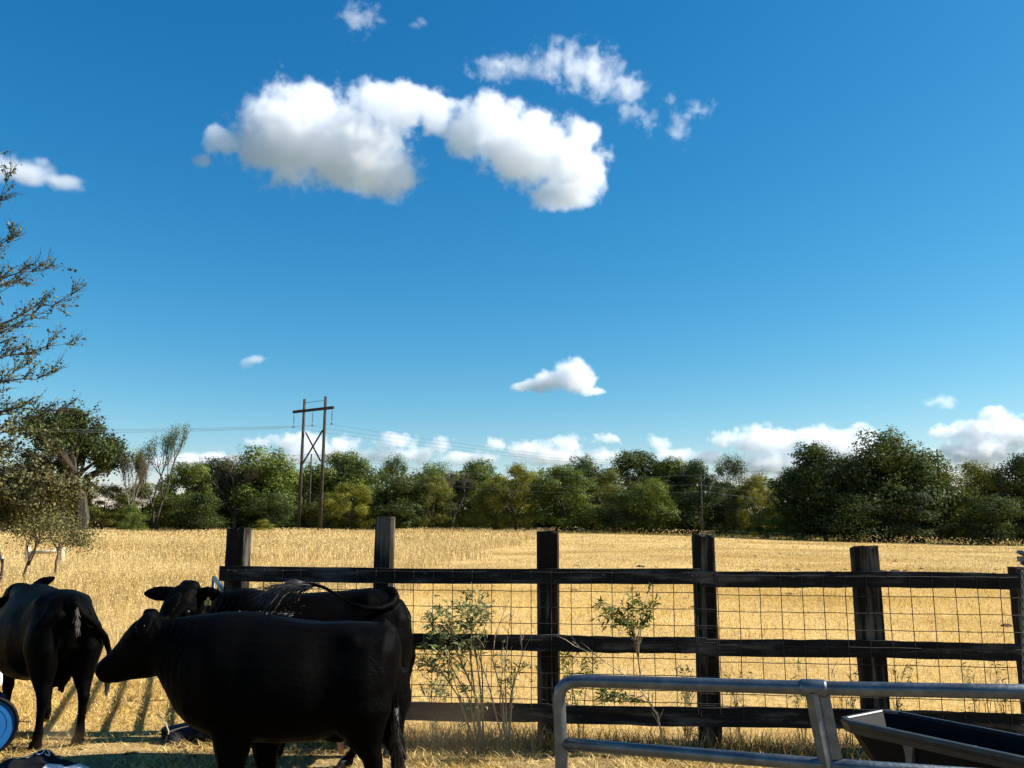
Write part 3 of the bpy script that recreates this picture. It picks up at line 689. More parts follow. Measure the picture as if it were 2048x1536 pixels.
cloud([(1213, 878, 30, 14), (1205, 912, 40, 18)], 6000, 'little round cloud right of the billowing one', LO, dens=.05, seed=14, **kw)
cloud([(1318, 888, 30, 20), (1345, 910, 45, 16)], 6000, 'small pale cloud above the round green tree', LO, dens=.05, seed=15, **kw)
cloud([(1455, 880, 40, 22), (1535, 885, 75, 34), (1640, 880, 75, 28), (1725, 868, 40, 20), (1560, 930, 100, 26), (1420, 915, 50, 14), (1700, 900, 80, 25)], 6000, 'broad pale cloud bank left of the big oak', LO, dens=.05, seed=16, **kw)
cloud([(1990, 838, 36, 32), (1960, 862, 62, 28), (2030, 870, 60, 36), (1890, 865, 36, 16), (1950, 905, 90, 30), (2100, 860, 60, 30)], 6000, 'towering pale cloud at the right edge behind the big oak', LO, dens=.055, seed=17, **kw)
# ------------------------------------------------------------------ overhead lines
def para(a, b, sag, n=24):
    return [a.lerp(b, i / n) - Vector((0, 0, sag * 4 * (i / n) * (1 - i / n))) for i in range(n + 1)]
PL = at(597, 1057, 109); PR = at(640, 1057, 105)
PL.z = tz(PL.x, PL.y); PR.z = tz(PR.x, PR.y)
def pylon():
    o = empty('power_pylon', ((PL.x + PR.x) / 2, 107, tz(-24, 107))); org = o.location
    lt, rt = at(608, 798, 109), at(650, 793, 105)
    lt.x = PL.x + .1; rt.x = PR.x + .1
    for b, t in ((PL, lt), (PR, rt)):
        MB().tube([b - org - Vector((0, 0, .3)), t - org], [.24, .17], 10).build('pole', W_POLE, o, True)
    al, ar = at(587, 824, 110.4), at(667, 815, 103.2)
    d = (ar - al).normalized(); M = Matrix((d, Vector((-d.y, d.x, 0)).normalized(), Vector((0, 0, 1)))).transposed()
    MB().box((al + ar) / 2 - org, ((ar - al).length / 2, .13, .17), M).build('crossarm', W_POLE, o)
    for (p, q) in (((612, 866, 109), (641, 922, 105)), ((604, 929, 109), (645, 861, 105))):
        a = at(*p); b = at(*q)
        MB().tube([a - org, b - org], .11, 6).build('brace', W_POLE, o)
    MB().tube([lt - org - Vector((0, 0, .5)), rt - org - Vector((0, 0, .5))], .03, 4).build('shield_wire', CABLE, o)
    ends = []
    for f in (.02, .5, .97):
        p = al.lerp(ar, f) - Vector((0, 0, .2)); mb = MB().tube([p - org, p - org - Vector((0, 0, 1.75))], .03, 5)
        for k in range(7): mb.tube([p - org - Vector((0, 0, .3 + k * .16)), p - org - Vector((0, 0, .36 + k * .16))], [.10, .05], 8)
        mb.box(p - org - Vector((0, 0, 1.8)), (.12, .06, .08)); mb.build('insulator', INSUL, o); ends.append(p - Vector((0, 0, 1.88)))
    tag(o, 'twin-pole wooden power pylon with crossarm and X brace in the field', 'pylon', 'power poles'); return ends
ends = pylon()
def next_pylon():
    b = at(1866, 1050, 178); b.z = tz(b.x, b.y); o = empty('power_pylon', b)
    arm = []
    for s in (-1, 1):
        off = Vector((.55, -.83, 0)) * s * 2.2
        MB().tube([off, off + Vector((0, 0, at(1868, 900, 178).z - b.z))], [.24, .17], 8).build('pole', W_POLE, o, True)
    z = at(1868, 913, 178).z - b.z; d = Vector((.83, -.55, 0))
    d = Vector((.9, -.43, 0)).normalized(); M = Matrix((d, Vector((-d.y, d.x, 0)), Vector((0, 0, 1)))).transposed()
    MB().box((.6, 0, z), (2.6, .13, .17), M).build('crossarm', W_POLE, o)
    tag(o, 'farther power pylon showing only its cross-shaped top above the big oak', 'pylon', 'power poles')
    return [b + d * s + Vector((0, 0, z - 2)) for s in (-2, .5, 2.9)]
far_ends = next_pylon()
lab = ['lowest', 'middle', 'highest']
for i, (a, b) in enumerate(zip(ends, far_ends)):
    dirv = Vector((-.83, -.55, 0)) * 130
    c = a + dirv + Vector((0, 0, -1.0))
    pts = para(c, a, 3.2)[:-1] + para(a, b, 3.0)
    o = MB().tube(pts, .014, 4).build('power_line', CABLE, None)
    tag(o, lab[i] + ' of the three cables strung from the twin-pole pylon', 'cable', 'cables on the twin-pole pylon')
def small_pole(px, base, top, Y, label, r=.13):
    b = at(px, base, Y); b.z = tz(b.x, Y); h = at(px, top, Y).z - b.z
    o = empty('utility_pole', b); MB().tube([(0, 0, -.3), (0, 0, h)], [r, r * .7], 8).build('pole', W_POLE, o, True)
    for k, z in enumerate((h - 1.3, h - 2.1)):
        s = -1 if k == 0 else 1
        MB().tube([(0, -.1, z), (s * .45, -.12, z + .08)], .03, 5).build('bracket', W_POLE, o)
        MB().tube([(s * .45, -.12, z + .02), (s * .45, -.12, z + .26)], [.09, .06], 8).build('insulator', simple_mat('insulator_white', (.5, .5, .48), .35), o)
    tag(o, label, 'utility pole', 'power poles'); return [b + Vector((-.45, -.12, h - 1.1)), b + Vector((.45, -.12, h - 1.9)), b + Vector((0, 0, h))]
e1 = small_pole(617, 1056, 908, 113, 'single thin pole standing between the legs of the twin-pole pylon')
e2 = small_pole(1405, 1062, 950, 99, 'thin lone utility pole before the dark trees behind the fourth fence post', .11)
for i, (a, b) in enumerate(zip(e1, e2)):
    far = b + (b - a) * 1.1 + Vector((0, 14, 1.0))
    o = MB().tube(para(a - (b - a) * .9, a, 1.5)[:-1] + para(a, b, 1.3)[:-1] + para(b, far, 1.2), .016, 4).build('power_line', CABLE)
    tag(o, ['left-bracket', 'right-bracket', 'pole-top'][i] + ' cable running between the single thin pole and the lone utility pole', 'cable', 'cables on the thin poles')

# ------------------------------------------------------------------ low log fence in the left field
def log_fence():
    Y = 33.; o = empty('log_fence', (at(90, 1130, Y).x, Y, tz(-18, Y))); org = o.location
    for px, top in ((57, 1094), (125, 1095), (2, 1113)):
        p = at(px, top, Y); z = tz(p.x, Y); b = Vector((p.x, Y, z - .2)) - org
        MB().tube([b, p - org - Vector((0, 0, .03)), p - org], [.105, .1, .09], 10).build('post', W_PALE, o, True)
    a, b = at(60, 1106, Y - .02), at(124, 1102, Y - .02)
    MB().tube([a - org, b - org], .07, 8).build('rail', W_PALE, o, True)
    tag(o, 'low pale log fence of short round posts in the left field', 'fence')
log_fence()

# ------------------------------------------------------------------ plank and wire fence
FDIR = Vector((1, -FS, 0)).normalized(); FN = Vector((-FS, -1, 0)).normalized()   # along the fence; toward the pen
def fpt(x, z=0.0, out=0.0): return Vector((x, FENCE_Y(x), z)) + FN * out
def x_on_fence(px):         # where the column px of the picture meets the fence line
    u = (px - 1024) / FPX * 1.0
    d = ray(px, 1250); s = d.x / d.y
    return s * FY0 / (1 + FS * s)
def zf(px, py, out=0.0):
    x = x_on_fence(px); return at(px, py, FENCE_Y(x) + FN.y * out).z
fence = empty('plank_fence', (0, FY0, 0)); forg = fence.location
def post(pxl, pxr, top, seed, tilt=0.0):
    x = x_on_fence((pxl + pxr) / 2); w = (pxr - pxl) / FPX * FENCE_Y(x) / 2; h = zf((pxl + pxr) / 2, top)
    g = random.Random(seed); nz = 14; nseg = 6; rings = []
    for k in range(nz + 1):
        z = -.25 + (h + .25) * k / nz; ring = []
        for s in range(4 * nseg):
            side, f = divmod(s, nseg); f = f / nseg * 2 - 1
            x_, y_ = [(f, -1), (1, f), (-f, 1), (-1, -f)][side]
            cr = 1 - .05 * (abs(f) > .9) + g.uniform(-.018, .018) + .012 * math.sin(s * 2.1 + seed) - (.10 if (s * 7 + seed) % 11 == 0 else 0) * (k > 2)
            p = Vector((x_ * w * cr, y_ * .088 * cr, z + (g.uniform(-.02, .012) if k == nz else 0)))
            p.x += tilt * z; ring.append(p)
        rings.append(ring)
    M = Matrix((FDIR, -FN, Vector((0, 0, 1)))).transposed(); mb = MB().loft(rings)
    mb.V = [M @ v + fpt(x) - forg + FN * (-.09) for v in mb.V]
    return mb.build('post', W_POST, fence)
for i, a in enumerate([(441, 479, 1056, .0), (739, 772, 1035, .012), (1074, 1116, 1064, 0), (1393, 1436, 1070, 0), (1722, 1769, 1093, -.004), (2046, 2098, 1136, 0)]):
    post(a[0], a[1], a[2], i + 3, a[3])
def rail(pxa, pxb, ya, yb, ha, hb, out, seed):
    """a rough board from column pxa to pxb, centre rows ya -> yb, half heights in rows"""
    xa, xb = x_on_fence(pxa), x_on_fence(pxb); n = 16; g = random.Random(seed); rings = []
    for k in range(n + 1):
        t = k / n; x = xa + (xb - xa) * t; px = pxa + (pxb - pxa) * t; yc = ya + (yb - ya) * t; hh = ha + (hb - ha) * t
        zt = zf(px, yc - hh, .02); zb = zf(px, yc + hh, .02); wob = [g.uniform(-.004, .004) + .006 * math.sin(t * 5 + seed * 2.3) for _ in range(4)]
        c = fpt(x, 0, out) - forg + forg * 0
        ring = []
        for (o2, z, w) in ((.0, zb, wob[0]), (.036, zb, wob[1]), (.036, zt, wob[2]), (.0, zt, wob[3])):
            ring.append(fpt(x, z + w, out + o2) - forg)
        rings.append(ring)
    o = MB().loft(rings).build('rail', W_RAIL, fence)
    return o
rail(436, 1404, 1148, 1154, 15, 15.5, .0, 1); rail(1402, 2044, 1157, 1163, 16, 16, .006, 2)
rail(440, 1120, 1278, 1285, 16, 16, .0, 3); rail(1100, 1412, 1285, 1292, 16, 16, .006, 4); rail(1402, 2060, 1294, 1305, 17, 17, .001, 5)
rail(440, 1098, 1416, 1425, 18, 18, .0, 6); rail(1090, 1770, 1426, 1441, 18, 20, .006, 7); rail(1730, 2080, 1441, 1452, 20, 22, .0, 8)
def wire_panel(pxa, pxb, seed, ytop, ybot, out):
    p = empty('wire_panel', (0, 0, 0)); p.parent = fence; g = random.Random(seed)
    xa, xb = x_on_fence(pxa), x_on_fence(pxb); n = max(2, round((xb - xa) / .172))
    zt = zf((pxa + pxb) / 2, ytop); zb = .08
    rows = [zt, zt - .16, zt - .295, zt - .43, zt - .565, zt - .70, zt - .835, zt - .955, zt - 1.05, zt - 1.13]
    rows = [r for r in rows if r > .03]; zb = rows[-1]
    bow = lambda x, z: Vector((0, 0, 0.0018 * math.sin(x * 4.3 + z * 5 + seed)))
    for r in rows:
        pts = [fpt(xa + (xb - xa) * i / (2 * n), r, out) - forg + bow(i * .3, r) for i in range(2 * n + 1)]
        MB().tube(pts, .0034, 5).build('wire', STEEL, p)
    for i in range(n + 1):
        x = xa + (xb - xa) * i / n; dx = g.uniform(-.003, .003)
        pts = [fpt(x + dx * math.sin(k * 1.3 + i) + .007 * (k / 6 - .5) * g.uniform(-1, 1), zt + .012 + (zb - zt - .02) * k / 6, out + .004) - forg for k in range(7)]
        MB().tube(pts, .0034, 5).build('wire', STEEL, p)
    return p
wire_panel(455, 1432, 3, 1143, 1460, .048); wire_panel(1395, 2046, 5, 1152, 1470, .054)
# staples and nail heads that catch the light
for i in range(26):
    px = 470 + i * 61 + (i * 37) % 23; row = i % 3; yy = [1146, 1284, 1424][row] + (px - 440) * [.0105, .016, .017][row]
    if px > 2030 or (row and px < 830): continue
    x = x_on_fence(px); M = Matrix((FDIR, -FN, Vector((0, 0, 1)))).transposed()
    c = Vector((x, FENCE_Y(x), zf(px, yy - 4, .05))) + FN * .058 - forg
    MB().tube([c + M @ Vector(v) for v in ((-.012, .02, .004), (-.012, 0, .004), (.012, 0, -.002), (.012, .02, -.002))], .0022, 4).build('staple', GALV, fence)
# latch bracket and chain on the last post
lb = at(2046, 1118, 6.75) - forg
mb = MB(); M = Matrix.Rotation(R(24), 3, 'Y')
mb.box(lb + Vector((.02, 0, .035)), (.05, .03, .012), M); mb.box(lb + Vector((.03, .01, 0)), (.06, .02, .02)); mb.box(lb + Vector((.02, .0, -.04)), (.03, .03, .012), M)
pt = fpt(x_on_fence(2072), zf(2072, 1150)) - forg
mb.tube([lb + Vector((.03, 0, 0)), lb + Vector((.09, .02, .0)), pt + Vector((0, 0, .05)), pt - Vector((0, 0, .2))], .012, 6)
mb.build('latch', GALV, fence)
mb = MB()
for k in range(26):
    c = at(2044 + k * .12, 1146 + k * 9, 6.6) - forg; a = (k % 2) * 1.57
    mb.tube([c + Vector((math.cos(w) * .009 * math.cos(a), math.cos(w) * .009 * math.sin(a), math.sin(w) * .02)) for w in np.linspace(0, 6.283, 9)], .0035, 4, False)
mb.build('chain', GALV, fence)
tag(fence, 'weathered plank fence with square posts and wire mesh across the picture', 'fence')

# ------------------------------------------------------------------ open pipe gate beyond the first post (its pipes throw the striped shadows)
def far_gate():
    a = Vector((-2.62, 8.02, 0)); b = Vector((-3.68, 10.75, 0)); o = empty('pipe_gate', a); d = b - a
    for z in (.16, .34, .55, .78, 1.0, 1.19):
        MB().tube([Vector((0, 0, z)), d + Vector((0, 0, z))], .026, 8).build('pipe', GALV, o, True)
    for t in (0, .5, 1):
        MB().tube([d * t + Vector((0, 0, .1)), d * t + Vector((0, 0, 1.2))], .026, 8).build('upright', GALV, o, True)
    tag(o, 'pale pipe gate swung open behind the first fence post and the cow head', 'gate', 'galvanised pipe gates')
far_gate()

# ------------------------------------------------------------------ near pipe gate, lower right
def near_gate():
    o = empty('pipe_gate', (at(1300, 1500, 3.3).x, 3.2, 0)); org = o.location
    Yl, Yr = 3.35, 2.85
    def yy(px): return Yl + (Yr - Yl) * (px - 1120) / (2048 - 1120)
    P = lambda px, py, r=0: at(px, py, yy(px)) - org
    rad = .0238
    top = [P(1124, 1560), P(1122, 1490), P(1119, 1420), P(1118, 1398), P(1121, 1380), P(1130, 1369), P(1146, 1363), P(1175, 1362), P(1300, 1366), P(1630, 1376), P(1900, 1381), P(2300, 1388)]
    g0 = at(1124, 1560, yy(1124)) - org; top = [Vector((g0.x + .01, g0.y, .02))] + top
    MB().tube(top, rad, 16).build('top_pipe', GALV, o, True)
    low = [P(1124, 1487), P(1640, 1529), P(2300, 1575)]
    MB().tube(low, rad * .95, 14).build('rail_pipe', GALV, o, True)
    for dz in (.30, .56):
        MB().tube([p - Vector((0, 0, dz)) for p in low], rad * .95, 12).build('rail_pipe', GALV, o, True)
    MB().tube([P(1600, 1375), P(1606, 1375.4), P(1648, 1377), P(1654, 1377)], [.027, .0300, .0300, .027], 16).build('sleeve', GALV, o, True)
    # upright: a folded steel channel, two flanges and a web
    a, b = P(1634, 1386), P(1672, 1580); ax = (b - a).normalized(); xs = Vector((1, -.28, 0)).normalized(); n = ax.cross(xs).normalized()
    if n.y > 0: n = -n
    up = MB(); hw = .040
    prof = [(-hw, .004), (-hw, .008), (-.016, .034), (.002, .020), (.006, .012), (hw, .012), (hw, .006), (.002, .006), (-.004, .016), (-.016, .026)]
    up.loft([[a + xs * u + n * v for u, v in prof], [a.lerp(b, .5) + xs * u + n * v for u, v in prof], [b + xs * u + n * v for u, v in prof]]); up.build('upright', GALV, o)
    tag(o, 'galvanised pipe gate with rounded corner in the near right corner', 'gate', 'galvanised pipe gates')
near_gate()

# ------------------------------------------------------------------ black feed trough
def trough():
    o = empty('feed_trough', (1.95, 4.85, 0)); org = o.location; L = 2.4
    c0 = at(1676, 1438, 4.72); ax = Vector((.55, -.835, 0)).normalized(); wd = Vector((.835, .55, 0)).normalized(); W = .42
    z = c0.z; c0 = c0 - org
    def ring(inset, zz, e):
        i = inset; a = c0 + ax * i * e + wd * i; b = c0 + ax * (L - i * e) + wd * i; c = c0 + ax * (L - i * e) + wd * (W - i); d = c0 + ax * i * e + wd * (W - i)
        out = []
        for p, q in ((a, b), (b, c), (c, d), (d, a)):
            for t in ((.03, .5, .97) if (q - p).length > .5 else (.10, .5, .90)): v = p.lerp(q, t); out.append(Vector((v.x, v.y, zz)))
        return out
    outer = [ring(.0, z, 1), ring(.0, z - .022, 1), ring(.012, z - .05, 1), ring(.026, z - .055, 1), ring(.05, z - .18, 2.2), ring(.09, z - .30, 2.4), ring(.15, z - .35, 2.5)]
    MB().loft(outer, False).add(outer[-1], [tuple(range(12))]).build('basin', BLACKPL, o)
    inner = [ring(.0, z + .001, 1), ring(.018, z + .003, 1), ring(.030, z - .004, 1), ring(.055, z - .17, 2.2), ring(.10, z - .27, 2.4)]
    b = MB().loft(inner, False); b.add(inner[-1], [tuple(range(11, -1, -1))]); b.build('liner', BLACKPL, o)
    RIM = simple_mat('worn_grey_rim', (.022, .022, .022), .42, spec=.4, nscale=14, var=.4)
    lip = [ring(-.004, z - .03, 1), ring(-.010, z - .012, 1), ring(-.006, z + .006, 1), ring(.016, z + .008, 1), ring(.022, z + .002, 1)]
    MB().loft(lip, False).build('rim', RIM, o)
    skirt = [ring(-.003, z - .031, 1), ring(.000, z - .058, 1), ring(.014, z - .060, 1)]
    MB().loft(skirt, False).build('skirt', RIM, o)
    for f in (.16, .42, .75):
        for s in (.0, 1.):
            p = c0 + ax * L * f + wd * (.022 + (W - .044) * s); M = Matrix((ax, wd, Vector((0, 0, 1)))).transposed()
            bot = Vector((p.x, p.y, .0)); tp = Vector((p.x, p.y, z - .055)) 
            rings = []
            for q, w in ((bot, .016), (tp - Vector((0, 0, .05)), .018), (tp, .028)):
                rings.append([q + M @ Vector((sx * w, sy * .013, 0)) for sx, sy in ((-1, -1), (1, -1), (1, 1), (-1, 1))])
            MB().loft(rings).build('leg', simple_mat('grey_steel_leg', (.10, .10, .10), .5, .5, nscale=20), o)
    for f in (.12, .3, .55, .8):
        for s in (0, 1):
            p = c0 + ax * L * f + wd * (.012 + (W - .024) * s); MB().tube([Vector((p.x, p.y, z - .0)), Vector((p.x, p.y, z + .008))], .008, 8).build('bolt', GALV, o)
    tag(o, 'long black feed trough on grey legs behind the near pipe gate', 'trough')
trough()

# ------------------------------------------------------------------ barrel, bucket, tub, sack at the left
BLUE = simple_mat('blue_plastic', (.004, .040, .115), .6, spec=.15, nscale=5, var=.25)
def barrel():
    c = at(-26, 1414, 7.05); o = empty('barrel', (c.x, c.y, 0)); c = c - o.location
    ax = Vector((-.74, 1, -.02)).normalized(); mb = MB()
    prof = [(0, .262), (.03, .268), (.06, .262), (.25, .272), (.29, .282), (.33, .272), (.58, .272), (.62, .282), (.66, .272), (.84, .262), (.88, .25)]
    mb.tube([c + ax * t for t, r in prof], [r * .84 for t, r in prof], 28, False); mb.build('body', BLUE, o, True)
    MB().tube([c + ax * .004, c + ax * .012], [.219, .219], 28).build('lid', simple_mat('blue_lid', (.008, .085, .24), .55, spec=.2, nscale=5, var=.2), o)
    rr = MB(); a = ax.cross(Vector((0, 0, 1))).normalized(); b = ax.cross(a)
    rr.tube([c + (a * math.cos(w) + b * math.sin(w)) * .222 for w in np.linspace(0, 2 * math.pi, 29)], .015, 6, False); rr.build('rim', BLACKPL, o, True)
    rr = MB(); rr.tube([c + ax * .004 + (a * math.cos(w) + b * math.sin(w)) * .15 for w in np.linspace(0, 2 * math.pi, 25)], .003, 5, False); rr.build('ridge', BLUE, o, True)
    o.location.z = -min((o.matrix_world @ Vector(v.co)).z for v in o.children[0].data.vertices)
    tag(o, 'blue plastic barrel lying on its side, cut off by the left picture edge', 'barrel')
barrel()
def bucket():
    c = at(-22, 1331, 9.9); o = empty('bucket', (c.x, c.y, 0)); WHITE = simple_mat('white_plastic', (.78, .78, .76), .45, nscale=6, var=.05)
    mb = MB(); ax = Vector((-.35, -.9, .05)).normalized()
    q = Vector((0, 0, .15))
    mb.tube([q - ax * .18, q - ax * .175, q + ax * .15, q + ax * .16], [.118, .124, .142, .145], 24); mb.build('body', WHITE, o, True)
    MB().tube([q + ax * .12, q + ax * .135], .153, 24).build('rim', WHITE, o, True)
    tag(o, 'white plastic bucket on the straw behind the left cow at the picture edge', 'bucket')
bucket()
def tub():
    c = on_ground(344, 1480); o = empty('rubber_tub', c); mb = MB(); g = random.Random(2); RUB = simple_mat('black_rubber', (.007, .007, .0075), .55, spec=.2, nscale=9, var=.6, bump_s=.2)
    def surf(off):
        rings = []; ax = Vector((.8, .5, .12)).normalized(); u = Vector((-.5, .8, 0)).normalized(); w = ax.cross(u)
        for t, r in ((0, .02), (.005, .11), (.04, .135), (.12, .145), (.2, .15), (.24, .155)):
            ring = []
            for k in range(20):
                a = 2 * math.pi * k / 20; sq = 1 + .16 * math.sin(2 * a + .7 + t * 4) + .07 * math.sin(5 * a + t * 14)
                ring.append(Vector((.1, .02, .095)) - ax * (t - .12) * 1.35 + (u * math.cos(a) * 1.0 + w * math.sin(a) * .68) * (r - off) * sq)
            rings.append(ring)
        return rings
    A = surf(0); B = surf(.012)
    mb.loft(A + B[::-1], True); mb.build('wall', RUB, o, True)
    fl = MB(); pts = [Vector((.12 + .3 * t, -.03 - .02 * math.sin(6 * t), .10 + .07 * math.sin(3.1 * t) * (1 - t))) for t in np.linspace(0, 1, 8)]
    fl.loft([[p + Vector((0, .10 * (1 - .5 * i / 7), -.04)), p + Vector((0, 0, .025)), p + Vector((0, -.10 * (1 - .5 * i / 7), -.05)), p + Vector((0, 0, -.055))] for i, p in enumerate(pts)]); fl.build('torn_flap', RUB, o, True)
    o.location.z = -min((c_.co.z) for c_ in o.children[0].data.vertices) - .012
    tag(o, 'torn black rubber tub lying in the shade before the front cow', 'tub')
    t = MB().tube([c + Vector(v) for v in ((-.12, -.05, .22), (-.02, -.12, .17), (.03, -.16, .10), (.02, -.2, .02), (.16, -.26, .012))], [.005, .006, .006, .005, .003], 6)
    t.tube([c + Vector(v) for v in ((.03, -.16, .10), (.12, -.15, .13), (.2, -.15, .15))], [.005, .004, .002], 5)
    t = t.build('dead_twig', simple_mat('dry_twig', (.38, .30, .19), .9), None); tag(t, 'bent dry twig lying over the torn black tub', 'twig')
tub()
def sack():
    c = on_ground(66, 1548); o = empty('feed_sack', (c.x, c.y, 0)); g = random.Random(9)
    SB = simple_mat('sack_black', (.008, .008, .009), .6, spec=.12, nscale=12, var=.4); SW = simple_mat('sack_white', (.62, .60, .55), .6, nscale=10, var=.2)
    H = lambda x, y: .02 + .22 * max(0, y + .2) * math.exp(-((x + .02) / .3) ** 2) + .045 * math.exp(-((x + .05) / .16) ** 2) + .018 * math.sin(x * 23 + y * 9) + .014 * math.sin(y * 31 - x * 11) + .03 * math.exp(-((x - .2) / .07) ** 2 - ((y - .02) / .1) ** 2)
    def sheet(x0, x1, y0, y1, nm, mat, lift=0, rot=0.0):
        n = 26; m = 14; V = []; F = []
        for j in range(m):
            for i in range(n):
                x = x0 + (x1 - x0) * i / (n - 1); y = y0 + (y1 - y0) * j / (m - 1)
                ed = min(i, n - 1 - i, 3) / 3 * min(j, m - 1 - j, 3) / 3
                y += .02 * math.sin(i * .7 + j * .3)
                V.append((x, y, (H(x, y) + lift) * (.25 + .75 * ed) + .004))
        for j in range(m - 1):
            for i in range(n - 1): a = j * n + i; F.append((a, a + 1, a + n + 1, a + n))
        V += [(v[0], v[1], v[2] - .006) for v in V]; k = n * m; F += [tuple(q + k for q in f[::-1]) for f in F[:]]
        return mesh_obj(nm, V, F, mat, o, True)
    sheet(-.34, .27, -.22, .19, 'front_panel', SB); sheet(.10, .45, -.26, .06, 'folded_end', SW, .012)
    def word(txt, x, y, size, rot, mat, nm):
        cu = bpy.data.curves.new(nm, 'FONT'); cu.body = txt; cu.size = size; cu.extrude = 0; cu.resolution_u = 2
        to = bpy.data.objects.new(nm, cu); col.objects.link(to); bpy.context.view_layer.update()
        me = bpy.data.meshes.new_from_object(to.evaluated_get(bpy.context.evaluated_depsgraph_get())); bpy.data.objects.remove(to)
        bm = bmesh.new(); bm.from_mesh(me); bmesh.ops.triangulate(bm, faces=bm.faces[:]); bmesh.ops.subdivide_edges(bm, edges=[e for e in bm.edges if e.calc_length() > .03], cuts=2); bm.to_mesh(me); bm.free()
        for v in me.vertices:
            px, py = v.co.x, v.co.y; X = x + px * math.cos(rot) - py * math.sin(rot); Y = y + px * math.sin(rot) + py * math.cos(rot)
            ed = min(1, max(0, min((X + .34) / .073, (.27 - X) / .073))) * min(1, max(0, min((Y + .22) / .095, (.19 - Y) / .095))); v.co = (X, Y, H(X, Y) * (.25 + .75 * ed) + .009)
        me.materials.append(mat); t = bpy.data.objects.new(nm, me); col.objects.link(t); t.parent = o
    word('STAR', -.25, .02, .05, .7, SW, 'lettering'); word('RUOUS', -.21, -.03, .095, .22, SW, 'lettering')
    tag(o, 'crumpled black and white printed feed sack in the lower left corner', 'sack')
sack()
# ------------------------------------------------------------------ cattle: each body is one continuous remeshed surface
def ellring(c, a, b, n=24, pw=.88):
    out = []
    for k in range(n):
        w = 2 * math.pi * k / n; cw, sw = math.cos(w), math.sin(w)
        out.append(c + a * (math.copysign(abs(cw) ** pw, cw)) + b * (math.copysign(abs(sw) ** pw, sw)))
    return out
def body_ring(x, zt, zb, hw, n=28, y=0.):
    zc = (zt + zb) / 2; hz = (zt - zb) / 2; out = []
    for k in range(n):
        w = 2 * math.pi * k / n; cw, sw = math.cos(w), math.sin(w)
        cc = math.copysign(abs(cw) ** .85, cw); ss = math.copysign(abs(sw) ** .92, sw)
        out.append(Vector((x, y + hw * cc * (1 - .13 * ss), zc + hz * ss)))
    return out
def dir_ring(c, t, hw, hh, n=20, side=None):
    t = Vector(t).normalized(); s = side or Vector((0, 0, 1)).cross(t).normalized(); u = t.cross(s)
    return ellring(Vector(c), s * hw, u * hh, n)
def leg_loft(mb, pts):
    mb.loft([ellring(Vector((x, y, z)), Vector((rx, 0, 0)), Vector((0, ry, 0)), 16, 1.) for x, y, z, rx, ry in pts])
def hind_leg(mb, x, y, s=1., dx=0., top=.95):
    sg = 1 if y > 0 else -1
    leg_loft(mb, [(x + .06, y, top, .19 * s, .11), (x + .04, y + .01 * sg, top - .18, .195 * s, .125), (x + .03, y, .64, .15 * s, .105), (x - .01, y, .53, .095, .075), (x - .055, y, .45, .062, .052), (x - .065 + dx * .3, y, .40, .055, .047),
                  (x - .045 + dx * .5, y, .33, .040, .036), (x - .025 + dx * .7, y, .2, .034, .031), (x - .015 + dx * .9, y, .125, .044, .041), (x + .01 + dx, y, .085, .040, .038), (x + .03 + dx, y, .055, .05, .048), (x + .035 + dx, y, .02, .054, .052)])
    return Vector((x + .045 + dx, y, 0))
def fore_leg(mb, x, y, dx=0., top=.8):
    leg_loft(mb, [(x - .03, y, top, .15, .085), (x, y, .62, .12, .085), (x, y, .52, .082, .066), (x + dx * .3, y, .40, .056, .050), (x + dx * .4, y, .345, .056, .052), (x + dx * .5, y, .29, .043, .04), (x + dx * .8, y, .17, .033, .032),
                  (x + dx * .9, y, .11, .043, .042), (x + .015 + dx, y, .075, .040, .038), (x + .03 + dx, y, .05, .05, .048), (x + .035 + dx, y, .02, .054, .052)])
    return Vector((x + .045 + dx, y, 0))
def ear(mb, base, tip, flat, w=.07, th=.017):
    base, tip = Vector(base), Vector(tip); d = (tip - base); t = d.normalized(); f = Vector(flat); f = (f - t * f.dot(t)).normalized(); s = t.cross(f)
    rings = []
    for k, q in ((-.15, .45), (.0, .5), (.2, .85), (.45, 1.0), (.7, .85), (.88, .55), (1., .2)):
        rings.append(ellring(base + d * k + f * .02 * math.sin(k * 3.1), s * w * q, f * th * (1.3 - .5 * max(k, 0)), 14, 1.))
    mb.loft(rings)
def remesh(mb, name, mat, parent, voxel=.014, it=8):
    t = mesh_obj('tmp', mb.V, mb.F)
    bm = bmesh.new(); bm.from_mesh(t.data); bmesh.ops.recalc_face_normals(bm, faces=bm.faces[:]); bm.to_mesh(t.data); bm.free()
    m = t.modifiers.new('r', 'REMESH'); m.mode = 'VOXEL'; m.voxel_size = voxel; m.use_smooth_shade = True
    s = t.modifiers.new('s', 'SMOOTH'); s.factor = .5; s.iterations = it
    me = bpy.data.meshes.new_from_object(t.evaluated_get(bpy.context.evaluated_depsgraph_get())); me.name = name
    old = t.data; bpy.data.objects.remove(t); bpy.data.meshes.remove(old); me.materials.clear(); me.materials.append(mat)
    me.polygons.foreach_set('use_smooth', [True] * len(me.polygons))
    o = bpy.data.objects.new(name, me); col.objects.link(o); o.parent = parent; return o
